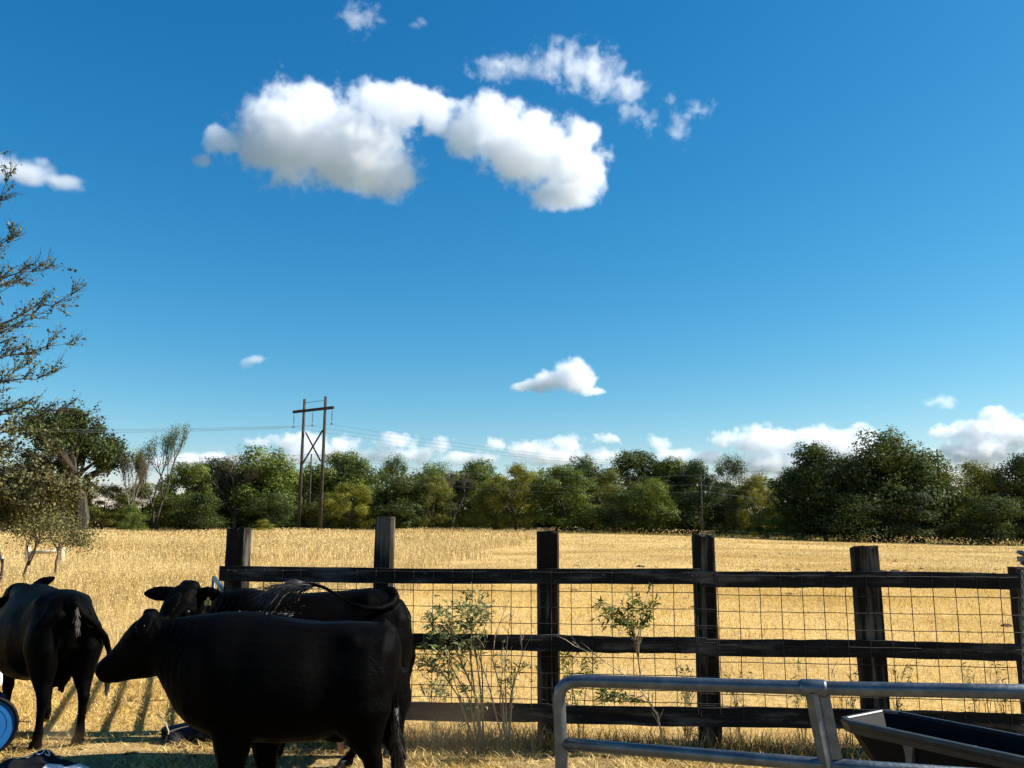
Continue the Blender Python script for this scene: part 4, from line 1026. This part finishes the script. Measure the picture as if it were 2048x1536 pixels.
def sculpt(o, blobs, folds=()):
    me = o.data; n = len(me.vertices); co = np.empty(n * 3, np.float32); me.vertices.foreach_get('co', co); co = co.reshape(-1, 3).astype(float)
    no = np.empty(n * 3, np.float32); me.vertex_normals.foreach_get('vector', no); no = no.reshape(-1, 3).astype(float)
    amt = np.zeros(n)
    for c, r, a, both in blobs:
        for sy in ((1, -1) if both else (1,)):
            d = (co - np.array([c[0], c[1] * sy, c[2]])) / np.array(r); amt += a * np.exp(-(d ** 2).sum(1))
    for c, r, a, f, sl in folds:
        d = (co - np.array(c)) / np.array(r); amt += a * np.exp(-(d ** 2).sum(1)) * np.sin((co[:, 0] + sl * co[:, 2] + .02 * np.sin(co[:, 2] * 17)) * f)
    co += no * amt[:, None]; me.vertices.foreach_set('co', co.astype(np.float32).ravel()); me.update()
def hoof(p, parent):
    mb = MB()
    for sy in (-1, 1):
        c = p + Vector((0, sy * .024, 0))
        mb.loft([ellring(c + Vector((.012, 0, -.012)), Vector((.058, 0, 0)), Vector((0, .025, 0)), 12, .9), ellring(c + Vector((.004, 0, .035)), Vector((.05, 0, 0)), Vector((0, .024, 0)), 12, .9), ellring(c + Vector((-.006, 0, .066)), Vector((.04, 0, 0)), Vector((0, .02, 0)), 12, .9)])
    mb.build('hoof', HOOF, parent, True)
def hair(pts_dirs, n, length, mat, parent, seed, r0=.0016, spread=.25, droop=.3, name='tail_hair'):
    g = random.Random(seed); mb = MB()
    for _ in range(n):
        p, d, k = g.choice(pts_dirs); p = Vector(p) + Vector([g.gauss(0, .006) for _ in range(3)]); d = (Vector(d).normalized() + Vector([g.gauss(0, spread) for _ in range(3)])).normalized()
        L = length * k * g.uniform(.5, 1.1); q = p + d * L * .5; e = q + (d + Vector((g.gauss(0, .12), g.gauss(0, .12), -droop))).normalized() * L * .5
        mb.tube([p, q, e], [r0 * 1.6, r0 * 1.3, r0 * .35], 3)
    return mb.build(name, mat, parent)
def eyeball(p, parent, r=.02):
    rings = []
    for k in range(7):
        a = -math.pi / 2 + math.pi * k / 6; rings.append(ellring(Vector(p) + Vector((0, 0, r * math.sin(a))), Vector((max(.001, r * math.cos(a)), 0, 0)), Vector((0, max(.001, r * math.cos(a)), 0)), 12, 1.))
    MB().loft(rings).build('eye', EYE, parent, True)
def ear_tag(p, d, n, parent, mat, w=.028, h=.055, name='ear_tag'):
    d = Vector(d).normalized(); n = Vector(n); n = (n - d * n.dot(d)).normalized(); s = d.cross(n); p = Vector(p)
    V = []
    for off in (-.0012, .0012):
        for u, v in ((-.35, 0), (.35, 0), (.5, .35), (1, .45), (1, 1.), (-1, 1.), (-1, .45), (-.5, .35)): V.append(p + s * u * w + d * v * h + n * off)
    F = [tuple(range(7, -1, -1)), tuple(range(8, 16))] + [(i, (i + 1) % 8, (i + 1) % 8 + 8, i + 8) for i in range(8)]
    return mesh_obj(name, V, F, mat, parent)

# --- front cow, broadside, head to the left
def front_cow():
    YB = 5.45; base = at(600, 1500, YB); o = empty('cow', (base.x, YB, 0), math.pi)
    org = Vector((base.x, YB, 0))
    def L(px, py, y=0.): p = at(px, py, YB) - org; return Vector((-p.x, y, p.z))
    mb = MB(); secs = [(801, 1290, 1335, .07), (794, 1266, 1380, .15), (776, 1251, 1425, .235), (745, 1243, 1448, .27), (700, 1241, 1460, .285), (640, 1240, 1478, .32), (560, 1233, 1481, .345), (490, 1227, 1476, .34), (440, 1225, 1468, .30), (400, 1228, 1452, .26), (370, 1232, 1425, .205), (345, 1236, 1385, .15), (325, 1240, 1352, .12), (312, 1243, 1342, .10)]
    mb.loft([body_ring(L(px, 0).x if False else L(px, (t + b) / 2).x, L(px, t).z, L(px, b).z, hw) for px, t, b, hw in secs])
    # head: rings along the axis from poll to muzzle
    A, B = L(318, 1264), L(208, 1347); ax = B - A
    for_ = [(-.12, .08, .085), (.03, .135, .115), (.2, .148, .122), (.38, .132, .112), (.56, .108, .088), (.74, .090, .076), (.9, .082, .076), (1.0, .074, .072), (1.07, .045, .05)]
    mb.loft([dir_ring(A + ax * t + Vector((0, 0, -.01 * math.sin(t * 3))), ax, hw, hh) for t, hh, hw in for_])
    jaw = [(L(330, 1330), .06, .07), (L(290, 1335), .075, .07), (L(250, 1345), .055, .055), (L(226, 1356), .038, .045)]
    mb.loft([dir_ring(c, ax, hw, hh) for c, hh, hw in jaw])
    # poll bump and ears: near one hangs towards us, far one stands up behind
    mb.loft([dir_ring(L(306, 1240), ax, .07, .05), dir_ring(L(302, 1226), (0, 0, 1), .055, .05, side=Vector((0, 1, 0))), dir_ring(L(301, 1217), (0, 0, 1), .03, .03, side=Vector((0, 1, 0)))])
    ear(mb, L(306, 1228, .09), L(318, 1264, .22), (.15, 1, .35), .062)
    ear(mb, L(322, 1238, -.07), L(337, 1190, -.2), (.2, 1, 0), .055)
    feet = [hind_leg(mb, L(735, 1500).x, .15, 1.05, 0, .92), hind_leg(mb, L(765, 1500).x, -.16, 1., -.05, .92), fore_leg(mb, L(478, 1500).x, .15, 0.0, .78), fore_leg(mb, L(516, 1500).x, -.15, -.06, .78)]
    for sy, px in ((.15, 480), (-.15, 518)): leg_loft(mb, [(L(px, 1500).x, sy, .72, .16, .1), (L(px, 1500).x, sy, .5, .105, .085), (L(px, 1500).x, sy, .40, .075, .066), (L(px, 1500).x, sy, .33, .058, .052)])
    # flank, brisket and bag
    bag = L(668, 1462)
    mb.loft([ellring(bag + Vector((0, 0, .10)), Vector((.16, 0, 0)), Vector((0, .14, 0))), ellring(bag + Vector((-.01, 0, 0)), Vector((.13, 0, 0)), Vector((0, .12, 0))), ellring(bag + Vector((-.02, 0, -.05)), Vector((.07, 0, 0)), Vector((0, .08, 0)))])
    tail = [L(760, 1248), L(782, 1262), L(790, 1300), L(792, 1360), L(790, 1420)]
    mb.tube(tail, [.05, .042, .034, .028, .024], 10)
    bd = remesh(mb, 'body', COAT, o, .012, 5)
    hx = L(715, 1250); sh = L(452, 1300); rb = L(590, 1350); fl = L(668, 1330); th = L(735, 1370); nk = L(372, 1300); jw = L(292, 1315); ey = L(284, 1272)
    sculpt(bd, [((hx.x, .22, hx.z - .05), (.07, .07, .06), .035, True), ((hx.x + .14, .22, hx.z - .10), (.12, .12, .10), -.012, True), ((sh.x, .27, sh.z), (.10, .15, .22), .03, True), ((sh.x - .17, .3, sh.z - .05), (.08, .2, .22), -.010, True),
                ((rb.x, .36, rb.z), (.30, .2, .22), .02, True), ((fl.x, .30, fl.z - .05), (.10, .15, .22), -.012, True), ((th.x, .25, th.z), (.12, .12, .22), .03, True), ((L(775, 1300).x, .14, L(775, 1300).z), (.05, .06, .05), .02, True),
                ((L(500, 1228).x, 0, L(500, 1228).z), (.16, .1, .06), .014, False), ((L(620, 1238).x, 0, L(620, 1238).z), (.2, .12, .05), -.012, False),
                ((jw.x, .10, jw.z), (.06, .05, .06), .014, True), ((ey.x, .115, ey.z + .02), (.04, .04, .02), .012, True), ((ey.x - .02, .1, ey.z - .045), (.05, .04, .03), -.012, True), ((L(212, 1340).x, .06, L(212, 1340).z), (.018, .02, .018), -.014, True), ((L(232, 1354).x, .05, L(232, 1354).z), (.05, .05, .008), -.01, True)],
           [((nk.x, .16, nk.z), (.15, .12, .18), .0042, 118, .22), ((L(345, 1285).x, .12, L(345, 1285).z), (.10, .10, .15), .0042, 151, -.15), ((L(700, 1460).x, .2, L(700, 1460).z), (.1, .2, .1), .006, 70, .5)])
    for f in feet: hoof(f, o)
    tt = MB().loft([ellring(bag + Vector((-.035, .03, -.02)), Vector((.028, 0, 0)), Vector((0, .028, 0)), 10, 1.), ellring(bag + Vector((-.05, .03, -.08)), Vector((.02, 0, 0)), Vector((0, .02, 0)), 10, 1.), ellring(bag + Vector((-.055, .03, -.125)), Vector((.012, 0, 0)), Vector((0, .012, 0)), 10, 1.)])
    tt.build('teat', UDDER, o, True)
    pd = []
    for k in range(22):
        t = k / 21; a = L(790, 1390); b = L(793, 1490); p = a.lerp(b, t); pd.append((p, (-.05 - .35 * max(0, t - .6), 0, -1), .6 + .7 * t))
    MB().tube([L(790, 1415), L(790, 1450), L(793, 1480), L(799, 1503), L(806, 1518)], [.024, .026, .024, .017, .004], 8).build('tail_switch', HAIRT, o, True)
    hair(pd, 420, .16, HAIRT, o, 5, .0024, .13, .1)
    eyeball(L(284, 1271, .100), o, .017)
    ear_tag(L(316, 1243, .20), (-.12, .1, -1), (0, 1, 0.2), o, TAGP, .0035, .055)
    hair([(L(470 + 6 * k, 1226 + .1 * k), (-1, 0, .25), .5) for k in range(20)], 260, .03, HAIRT, o, 8, .0012, .4, .2, 'back_hair')
    tag(o, 'black cow nearest the camera, seen broadside with its head to the left', 'cow', 'black cattle by the fence')
front_cow()

# --- cow behind it, head turned to the camera, tail swung up over its back
def back_cow():
    YC = 7.0; base = at(600, 1500, YC); org = Vector((base.x, YC, 0)); o = empty('cow', org, math.pi)
    def L(px, py, y=0.): p = at(px, py, YC) - org; return Vector((-p.x, y, p.z))
    mb = MB(); secs = [(823, 1262, 1310, .07), (816, 1222, 1350, .16), (803, 1200, 1385, .225), (775, 1184, 1410, .27), (738, 1175, 1425, .285), (680, 1181, 1440, .32), (600, 1186, 1445, .345), (530, 1184, 1440, .335), (480, 1180, 1425, .29), (445, 1182, 1400, .23), (418, 1186, 1360, .18)]
    mb.loft([body_ring(L(px, (t + b) / 2).x, L(px, t).z, L(px, b).z, hw) for px, t, b, hw in secs])
    # neck bends round towards the camera
    mb.loft([dir_ring(L(445, 1270, 0), (1, 0, 0), .2, .33), dir_ring(L(415, 1250, .04), (1, .3, 0), .165, .25), dir_ring(L(398, 1225, .13), (.8, .7, 0), .14, .18), dir_ring(L(393, 1205, .21), (.5, 1, -.1), .12, .14)])
    A = L(397, 1184, .20); ax = Vector((.13, .30, -.42))
    side = Vector((1, -.42, 0)).normalized()
    for_ = [(-.10, .07, .085), (.02, .125, .12), (.2, .14, .135), (.4, .125, .12), (.6, .10, .092), (.8, .085, .08), (.95, .078, .08), (1.05, .045, .05)]
    mb.loft([dir_ring(A + ax * t, ax, hw, hh, side=side) for t, hh, hw in for_])
    pol = A + Vector((0, 0, .04)); mb.loft([dir_ring(pol, (0, 0, 1), .10, .07, side=side), dir_ring(pol + Vector((.0, 0, .055)), (0, 0, 1), .065, .055, side=side), dir_ring(L(392, 1157, .18), (0, 0, 1), .022, .022, side=side)])
    ear(mb, A + side * .10 + Vector((0, 0, .01)), L(308, 1183, .20), (.15, 1, -.2), .066)
    ear(mb, A - side * .10 + Vector((0, 0, .01)), L(464, 1180, .26), (-.15, 1, -.3), .066)
    feet = [hind_leg(mb, L(735, 1500).x, .16, 1.0, 0.1, .95), hind_leg(mb, L(785, 1500).x, -.15, 1.0, 0., .95), fore_leg(mb, L(500, 1500).x, .15, .0, .8), fore_leg(mb, L(540, 1500).x, -.14, -.05, .8)]
    tail = [L(770, 1184), L(786, 1184, .02), L(794, 1194, .08), L(788, 1206, .16), L(768, 1212, .24), L(742, 1210, .29), L(715, 1200, .31), L(690, 1184, .31), L(665, 1170, .30), L(640, 1163, .29), L(615, 1162, .28)]
    mb.tube(tail, [.05, .046, .038, .032, .027, .024, .021, .019, .017, .015, .012], 10)
    bd = remesh(mb, 'body', COAT, o, .012, 5)
    nk = L(452, 1215, .16); hk = L(738, 1190)
    sculpt(bd, [((hk.x, .2, hk.z), (.08, .08, .06), .035, True), ((hk.x + .15, .22, hk.z - .03), (.12, .1, .08), -.03, True), ((L(500, 1190).x, .1, L(500, 1190).z), (.12, .12, .08), .02, True), ((L(806, 1235).x, .12, L(806, 1235).z), (.06, .06, .06), .025, True),
                (tuple(A + ax * .36 - side * .11), (.035, .035, .03), -.012, False), (tuple(A + ax * .28 - side * .125), (.04, .03, .02), .012, False), (tuple(A + ax * .3 + Vector((0, .12, .05))), (.05, .05, .08), -.008, False)],
           [(tuple(nk), (.18, .2, .16), .005, 118, .25)])
    for f in feet: hoof(f, o)
    pd = []
    for k in range(26):
        t = k / 25; p = L(650, 1165, .29).lerp(L(590, 1166, .27), t); pd.append((p, (1, .05, -.1 - .35 * t), .7 + .5 * t))
    MB().tube([L(622, 1162, .28), L(595, 1164, .27), L(570, 1172, .27), L(548, 1184, .27)], [.016, .022, .015, .003], 8).build('tail_switch', HAIRT, o, True)
    hair(pd, 520, .24, HAIRT, o, 6, .0022, .2, .4)
    hair([(L(800 + k, 1200 + 2 * k, .05), (-.2, .2, -1), 1.) for k in range(10)], 90, .17, HAIRB, o, 7, .002, .16, .1, 'tail_head_hair')
    e1 = A + ax * .36 - side * .122 + Vector((0, .035, .03)); eyeball(e1, o, .022); eyeball(A + ax * .36 + side * .122 + Vector((0, .035, .03)), o, .022)
    tg = L(441, 1189, .275); t = ear_tag(tg, (0.05, .05, -1), (0, 1, .1), o, TAGY, .024, .06)
    cu = bpy.data.curves.new('n', 'FONT'); cu.body = '2'; cu.size = .05; cu.align_x = 'CENTER'; to = bpy.data.objects.new('n', cu); col.objects.link(to); bpy.context.view_layer.update()
    me = bpy.data.meshes.new_from_object(to.evaluated_get(bpy.context.evaluated_depsgraph_get())); bpy.data.objects.remove(to); me.materials.append(EYE)
    n = bpy.data.objects.new('number', me); col.objects.link(n); n.parent = t; n.location = tg + Vector((0, .004, -.057)); n.rotation_euler = (math.pi / 2, 0, math.pi)
    # pale straw-coloured flecks standing in for the glints on the back
    g = random.Random(3); ch = MB()
    for _ in range(70):
        x = g.gauss(590, 22); y = g.uniform(0.02, .30); c = L(x, 1188 + 34 * (y / .3) ** 2 + g.uniform(-3, 3), y)
        d = Vector((g.uniform(-1, 1), g.uniform(-1, 1), g.uniform(-.3, .3))).normalized() * .006; s = Vector((-d.y, d.x, 0)) * .4
        ch.add([c - d, c + s, c + d, c - s + Vector((0, 0, .003))], [(0, 1, 2, 3)])
    c = ch.build('glint_flecks', G_STRAW, o); c['kind'] = 'stuff'
    tag(o, 'black cow behind the front one, face turned to the camera and tail swung up', 'cow', 'black cattle by the fence')
back_cow()

# --- left cow, rump towards the camera
def left_cow():
    g0 = on_ground(112, 1494); th = math.atan2(.76, -.65); d = Vector((math.cos(th), math.sin(th), 0))
    org = g0 + d * .62; o = empty('cow', org, th); mb = MB()
    secs = [(-.83, 1.10, .93, .07), (-.79, 1.18, .80, .17), (-.68, 1.245, .70, .245), (-.50, 1.275, .60, .28), (-.25, 1.26, .50, .36), (.1, 1.245, .44, .41), (.35, 1.25, .46, .39), (.55, 1.27, .50, .31), (.72, 1.26, .58, .24), (.85, 1.23, .70, .18)]
    mb.loft([body_ring(*s) for s in secs])
    mb.loft([dir_ring((.75, 0, .95), (1, 0, .1), .18, .30), dir_ring((1.0, 0, 1.03), (1, 0, .2), .14, .21), dir_ring((1.22, 0, 1.1), (1, 0, .1), .11, .15)])
    A = Vector((1.25, 0, 1.14)); ax = Vector((.42, .06, -.22))
    mb.loft([dir_ring(A + ax * t, ax, hw, hh) for t, hh, hw in [(-.1, .08, .085), (.05, .13, .115), (.25, .14, .12), (.45, .12, .105), (.65, .1, .085), (.85, .085, .078), (1., .075, .075), (1.06, .045, .05)]])
    ear(mb, (1.22, -.09, 1.19), (1.16, -.29, 1.29), (1, 0, .2), .06); ear(mb, (1.24, .09, 1.10), (1.30, .26, .98), (1, 0, .2), .06)
    feet = [hind_leg(mb, -.66, .155, 1.05, 0., .98), hind_leg(mb, -.67, -.15, 1.05, -.04, .98), fore_leg(mb, .52, .17, .05, .78), fore_leg(mb, .48, -.15, -.06, .78)]
    mb.loft([ellring(Vector((-.40, 0, .62)), Vector((.16, 0, 0)), Vector((0, .15, 0))), ellring(Vector((-.42, 0, .52)), Vector((.13, 0, 0)), Vector((0, .12, 0))), ellring(Vector((-.43, 0, .46)), Vector((.08, 0, 0)), Vector((0, .08, 0)))])
    for y in (-.05, .05):
        for x in (-.46, -.38): leg_loft(mb, [(x, y, .5, .026, .026), (x, y, .43, .02, .02), (x, y, .40, .015, .015)])
    mb.tube([(-.74, 0, 1.20), (-.83, 0, 1.17), (-.875, -.06, 1.08), (-.86, -.17, .99), (-.80, -.27, .88), (-.74, -.33, .74), (-.71, -.345, .6)], [.055, .045, .036, .03, .026, .022, .018], 10)
    bd = remesh(mb, 'body', COAT, o, .012, 5)
    sculpt(bd, [((-.80, .10, 1.08), (.05, .05, .05), .03, True), ((-.78, .07, .92), (.08, .04, .14), -.025, True), ((-.62, .25, .85), (.12, .08, .16), .03, True), ((-.28, .32, 1.08), (.12, .12, .1), -.02, True), ((-.46, .22, 1.2), (.08, .07, .06), .03, True), ((-.66, .2, 1.1), (.08, .1, .08), -.02, True), ((.1, .4, .8), (.3, .2, .2), .02, True)])
    for f in feet: hoof(f, o)
    MB().tube([(-.71, -.345, .64), (-.70, -.35, .55), (-.69, -.35, .47), (-.68, -.345, .38)], [.018, .028, .022, .004], 8).build('tail_switch', HAIRT, o, True)
    hair([((-.70, -.345, .64 - .016 * k), (0.05, 0, -1), .8) for k in range(12)], 260, .12, HAIRT, o, 11, .0024, .12, .1)
    hair([((-.885, -.005 - .002 * k, 1.14 - .014 * k), (-.15, .05, -1), 1.) for k in range(13)], 110, .08, HAIRB, o, 12, .0018, .16, .1, 'tail_head_hair')
    tag(o, 'black cow at the left edge standing with its rump to the camera', 'cow', 'black cattle by the fence')
left_cow()

# ------------------------------------------------------------------ weeds along the fence
STEM = simple_mat('weed_stem', (.20, .15, .08), .85, nscale=20, var=.4); DEADSTEM = simple_mat('dead_stem', (.40, .30, .18), .9, nscale=20, var=.3)
def weed(px, py, Y, stems, label, nleaf, leaf, seed, dead=0, mat=L_WEED, blobs=()):
    """stems: lists of picture points each stem runs through, at depth Y (plus a small depth offset)"""
    b = on_ground(px, py); o = empty('weed', (b.x, Y, 0)); org = Vector((b.x, Y, 0)); g = random.Random(seed); gg = np.random.default_rng(seed)
    C = []; D = []; mb = MB(); dm = MB()
    for si, (pts, r, leafy) in enumerate(stems):
        dy = g.uniform(-.12, .12)
        P = [at(x, y, Y + dy * i / max(1, len(pts) - 1)) - org for i, (x, y) in enumerate(pts)]
        P[0].z = -.03 if pts[0][1] > 1440 else P[0].z
        mm = MB()
        mm.tube(P, [r * (1 - .75 * i / (len(P) - 1)) for i in range(len(P))], 6)
        for i in range(1, len(P)):
            for _ in range(4):
                t = g.uniform(.1, 1); p = P[i - 1].lerp(P[i], t); d = ((P[i] - P[i - 1]).normalized() + Vector((g.uniform(-1, 1), g.uniform(-1, 1), g.uniform(-.3, .9))) * .8).normalized()
                Ln = g.uniform(.05, .17); q = p + d * Ln; mm.tube([p, p.lerp(q, .5) + Vector((0, 0, .008)), q], [r * .35, r * .3, r * .15], 4)
                if leafy > 0 and i >= len(P) * (1 - leafy):
                    for _ in range(nleaf):
                        c = p.lerp(q, g.uniform(.2, 1.1)) + Vector([g.gauss(0, .012) for _ in range(3)]); C.append(c); D.append((d + Vector((g.gauss(0, .6), g.gauss(0, .6), g.gauss(-.45, .5)))).normalized())
        mm.build('stem' if leafy >= 0 else 'dead_stem', STEM if leafy >= 0 else DEADSTEM, o)
    for (bx, by, rx, ry, nb) in blobs:      # leafy twig ends filling out the head of the plant
        for _ in range(nb // 6):
            a = g.uniform(0, 6.283); q = g.uniform(0, 1) ** .5; c0 = at(bx + math.cos(a) * rx * q, by + math.sin(a) * ry * q, Y + g.gauss(0, rx / FPX * Y * .6)) - org
            d0 = Vector((g.uniform(-1, 1), g.uniform(-1, 1), g.uniform(-.2, 1))).normalized(); mb.tube([c0 - d0 * .05, c0 + d0 * .05], [.002, .001], 3)
            for _ in range(6):
                C.append(c0 + d0 * g.uniform(-.05, .05)); D.append((d0 + Vector((g.gauss(0, .8), g.gauss(0, .8), g.gauss(-.4, .5)))).normalized())
    if mb.V: mb.build('twigs', STEM, o)['kind'] = 'stuff'
    if C:   # lance-shaped leaves, folded along the midrib
        n = len(C); C = np.array([tuple(c) for c in C]); D = np.array([tuple(d) for d in D]); s = gg.uniform(.55, 1.25, n)[:, None] * leaf
        S = np.cross(D, gg.normal(0, 1, (n, 3))); S /= np.linalg.norm(S, axis=1)[:, None] + 1e-6; U = np.cross(S, D)
        cu = gg.uniform(-.25, .1, n)[:, None] * s * np.array([0, 0, 1])
        V = np.stack([C, C + D * s * .4 + S * s * .13 + U * s * .04, C + D * s * .45, C + D * s * .4 - S * s * .13 + U * s * .04, C + D * s + cu], 1).reshape(-1, 3); b0 = np.arange(n) * 5
        Lp = np.stack([b0, b0 + 1, b0 + 2, b0, b0 + 2, b0 + 3, b0 + 1, b0 + 4, b0 + 2, b0 + 2, b0 + 4, b0 + 3], -1).ravel()
        f = np_mesh('foliage', V, Lp, np.arange(4 * n) * 3, np.full(4 * n, 3), mat, o, np.repeat(gg.uniform(0, 1, n), 4)); f['kind'] = 'stuff'
    tag(o, label, 'weed', 'weeds growing along the plank fence'); return o
weed(960, 1468, 7.45, [([(965, 1470), (955, 1400), (925, 1330), (905, 1280), (895, 1230)], .010, .6), ([(962, 1470), (950, 1390), (940, 1310), (945, 1240), (965, 1190)], .009, .55), ([(958, 1470), (940, 1400), (900, 1330), (870, 1260), (855, 1235)], .009, .6),
      ([(970, 1470), (960, 1370), (950, 1290), (930, 1215), (935, 1195)], .009, .55), ([(955, 1468), (915, 1390), (880, 1340), (835, 1325)], .007, .6), ([(966, 1470), (965, 1360), (960, 1280), (975, 1240)], .008, .6), ([(955, 1470), (905, 1350), (880, 1290)], .006, .8)],
     'biggest leafy green weed, left of the third fence post', 9, .058, 41, blobs=[(915, 1252, 62, 52, 640), (885, 1300, 50, 42, 330), (950, 1222, 32, 30, 130), (890, 1365, 50, 35, 80), (860, 1330, 36, 18, 60)])
weed(1015, 1468, 7.45, [([(1015, 1472), (1012, 1410), (1010, 1340), (1015, 1280), (1020, 1240)], .008, -1), ([(1012, 1472), (1005, 1390), (985, 1320), (990, 1270), (1018, 1200)], .008, -1), ([(1018, 1472), (1025, 1380), (1045, 1310), (1040, 1250)], .007, -1), ([(1010, 1470), (980, 1380), (955, 1300), (940, 1270)], .008, -1),
      ([(1016, 1472), (1020, 1400), (1030, 1350), (1055, 1330)], .006, .6), ([(1014, 1472), (1000, 1400), (1005, 1340), (1000, 1310)], .006, .6)], 'twiggy half-dead weed between the leafy weed and the third post', 6, .05, 42, blobs=[(1030, 1340, 45, 35, 80), (985, 1385, 40, 30, 60)])
weed(1325, 1480, 7.2, [([(1332, 1485), (1315, 1430), (1285, 1385), (1250, 1350), (1190, 1310), (1145, 1290)], .009, -1), ([(1285, 1385), (1278, 1330), (1272, 1290), (1262, 1255), (1235, 1225), (1215, 1215)], .007, .5), ([(1278, 1320), (1275, 1275), (1285, 1235), (1290, 1205)], .006, .6), ([(1276, 1300), (1262, 1260), (1240, 1240), (1212, 1238)], .005, .7),
      ([(1277, 1300), (1282, 1260), (1297, 1235), (1305, 1215)], .005, .7), ([(1274, 1290), (1260, 1240), (1250, 1210)], .005, .7), ([(1290, 1390), (1262, 1400), (1235, 1395), (1205, 1385)], .005, .7), ([(1300, 1405), (1275, 1400), (1250, 1390)], .005, .8)],
     'lone weed with dark leafy head on a bare pale stem, left of the fourth post', 9, .058, 43, mat=L_GREEN, blobs=[(1255, 1238, 46, 36, 210), (1240, 1388, 40, 16, 70)])
weed(1155, 1465, 7.7, [([(1160, 1465), (1150, 1400), (1140, 1350), (1135, 1310)], .006, .8), ([(1165, 1465), (1170, 1390), (1180, 1340), (1200, 1310)], .006, .7), ([(1150, 1465), (1130, 1380), (1125, 1330)], .005, .7)], 'small yellow-green weed just right of the third post', 9, .05, 44, mat=L_YELL, blobs=[(1155, 1325, 38, 30, 200), (1170, 1385, 40, 40, 130)])
for i, (px, lab, n) in enumerate([(870, 'low green weed at the fence foot by the back cow rump', 4), (1375, 'low grey-green weed left of the fourth post', 4), (1470, 'low twiggy weed right of the fourth post', 3), (1600, 'thin dry weed midway between the fourth and fifth posts', 2), (1690, 'thin dark weed left of the fifth post', 2), (1800, 'low leafy weed right of the fifth post', 3), (1960, 'twiggy weed near the right picture edge', 2), (2010, 'dry weed beside the last post', 2)]):
    x = x_on_fence(px); Yw = FENCE_Y(x) + .3; g = random.Random(60 + i); st = []
    for k in range(5):
        x0 = px + g.uniform(-12, 12); st.append(([(x0, 1455), (x0 + g.uniform(-14, 14), 1405 + g.uniform(-12, 12)), (x0 + g.uniform(-32, 32), 1362 + g.uniform(-28, 22))], .0045, .75 if k < n else -1))
    weed(px, 1455, Yw, st, lab, 8, .045, 70 + i, mat=[L_WEED, L_GREY, L_OLIVE][i % 3])
# ------------------------------------------------------------------ dung and clods: dark crumbs on the pen floor and out in the pasture
def clods(n, fn, r0, r1, label, seed):
    g = random.Random(seed); mb = MB()
    for _ in range(n):
        x, y = fn(g); r = g.uniform(r0, r1); z = tz(x, y); k = 7; ang = g.uniform(0, 6)
        rings = [[Vector((x + math.cos(ang + 6.283 * i / k) * r * q * g.uniform(.7, 1.3), y + math.sin(ang + 6.283 * i / k) * r * q * g.uniform(.6, 1.1), z + h * r * g.uniform(.7, 1.2))) for i in range(k)] for q, h in ((1.1, -.05), (1., .22), (.55, .42))]
        mb.loft(rings)
    o = mb.build('dung_clods', simple_mat('dry_dung', (.07, .05, .03), .95, spec=.1, nscale=30, var=.5)); tag(o, label, 'clods', kind='stuff')
clods(170, lambda g: (g.uniform(-4.6, -1.2) if g.random() < .6 else g.uniform(-1, 4), g.uniform(5.8, 7.5)), .012, .05, 'dark crumbs of dung and soil trodden into the pen straw', 5)
clods(45, lambda g: (g.gauss(11, 5), g.gauss(31, 2.2)), .05, .16, 'dark dung patches on the pasture behind the fifth post', 6)
clods(26, lambda g: (g.uniform(-6, 25), g.uniform(14, 50)), .04, .11, 'scattered dung patches across the pasture', 7)
# ------------------------------------------------------------------ dust kicked up by the hooves
def dust(px, py, Y, rx, ry, rz, dens, label):
    c = at(px, py, Y); c.z = rz * .55
    m = bpy.data.materials.new('dust'); m.use_nodes = True; nt = m.node_tree; nt.nodes.clear()
    v = nt.nodes.new('ShaderNodeVolumePrincipled'); v.inputs['Color'].default_value = (.80, .66, .45, 1); v.inputs['Anisotropy'].default_value = .3
    tc = nt.nodes.new('ShaderNodeTexCoord'); ln = nt.nodes.new('ShaderNodeVectorMath'); ln.operation = 'LENGTH'; nt.links.new(tc.outputs['Object'], ln.inputs[0])
    mr = nt.nodes.new('ShaderNodeMapRange'); mr.inputs['From Min'].default_value = 1.; mr.inputs['From Max'].default_value = .2; mr.inputs['To Max'].default_value = dens
    n = nt.nodes.new('ShaderNodeTexNoise'); n.inputs['Scale'].default_value = 1.6; n.inputs['Detail'].default_value = 3; nt.links.new(tc.outputs['Object'], n.inputs['Vector'])
    mu = nt.nodes.new('ShaderNodeMath'); mu.operation = 'MULTIPLY'; nt.links.new(ln.outputs['Value'], mr.inputs['Value']); nt.links.new(mr.outputs[0], mu.inputs[0]); nt.links.new(n.outputs[0], mu.inputs[1]); nt.links.new(mu.outputs[0], v.inputs['Density'])
    out = nt.nodes.new('ShaderNodeOutputMaterial'); nt.links.new(v.outputs[0], out.inputs['Volume'])
    rings = [ellring(Vector((0, 0, math.sin(a))), Vector((max(.001, math.cos(a)), 0, 0)), Vector((0, max(.001, math.cos(a)), 0)), 20, 1.) for a in np.linspace(-math.pi / 2, math.pi / 2, 11)]
    o = MB().loft(rings).build('dust', m); o.location = c; o.scale = (rx, ry, rz); tag(o, label, 'dust', kind='stuff')
dust(930, 1440, 7.15, .75, .30, .38, .9, 'haze of kicked-up dust before the fence right of the cows')
dust(118, 1490, 7.45, .26, .22, .16, 1.8, 'puff of dust between the hind hooves of the left cow')
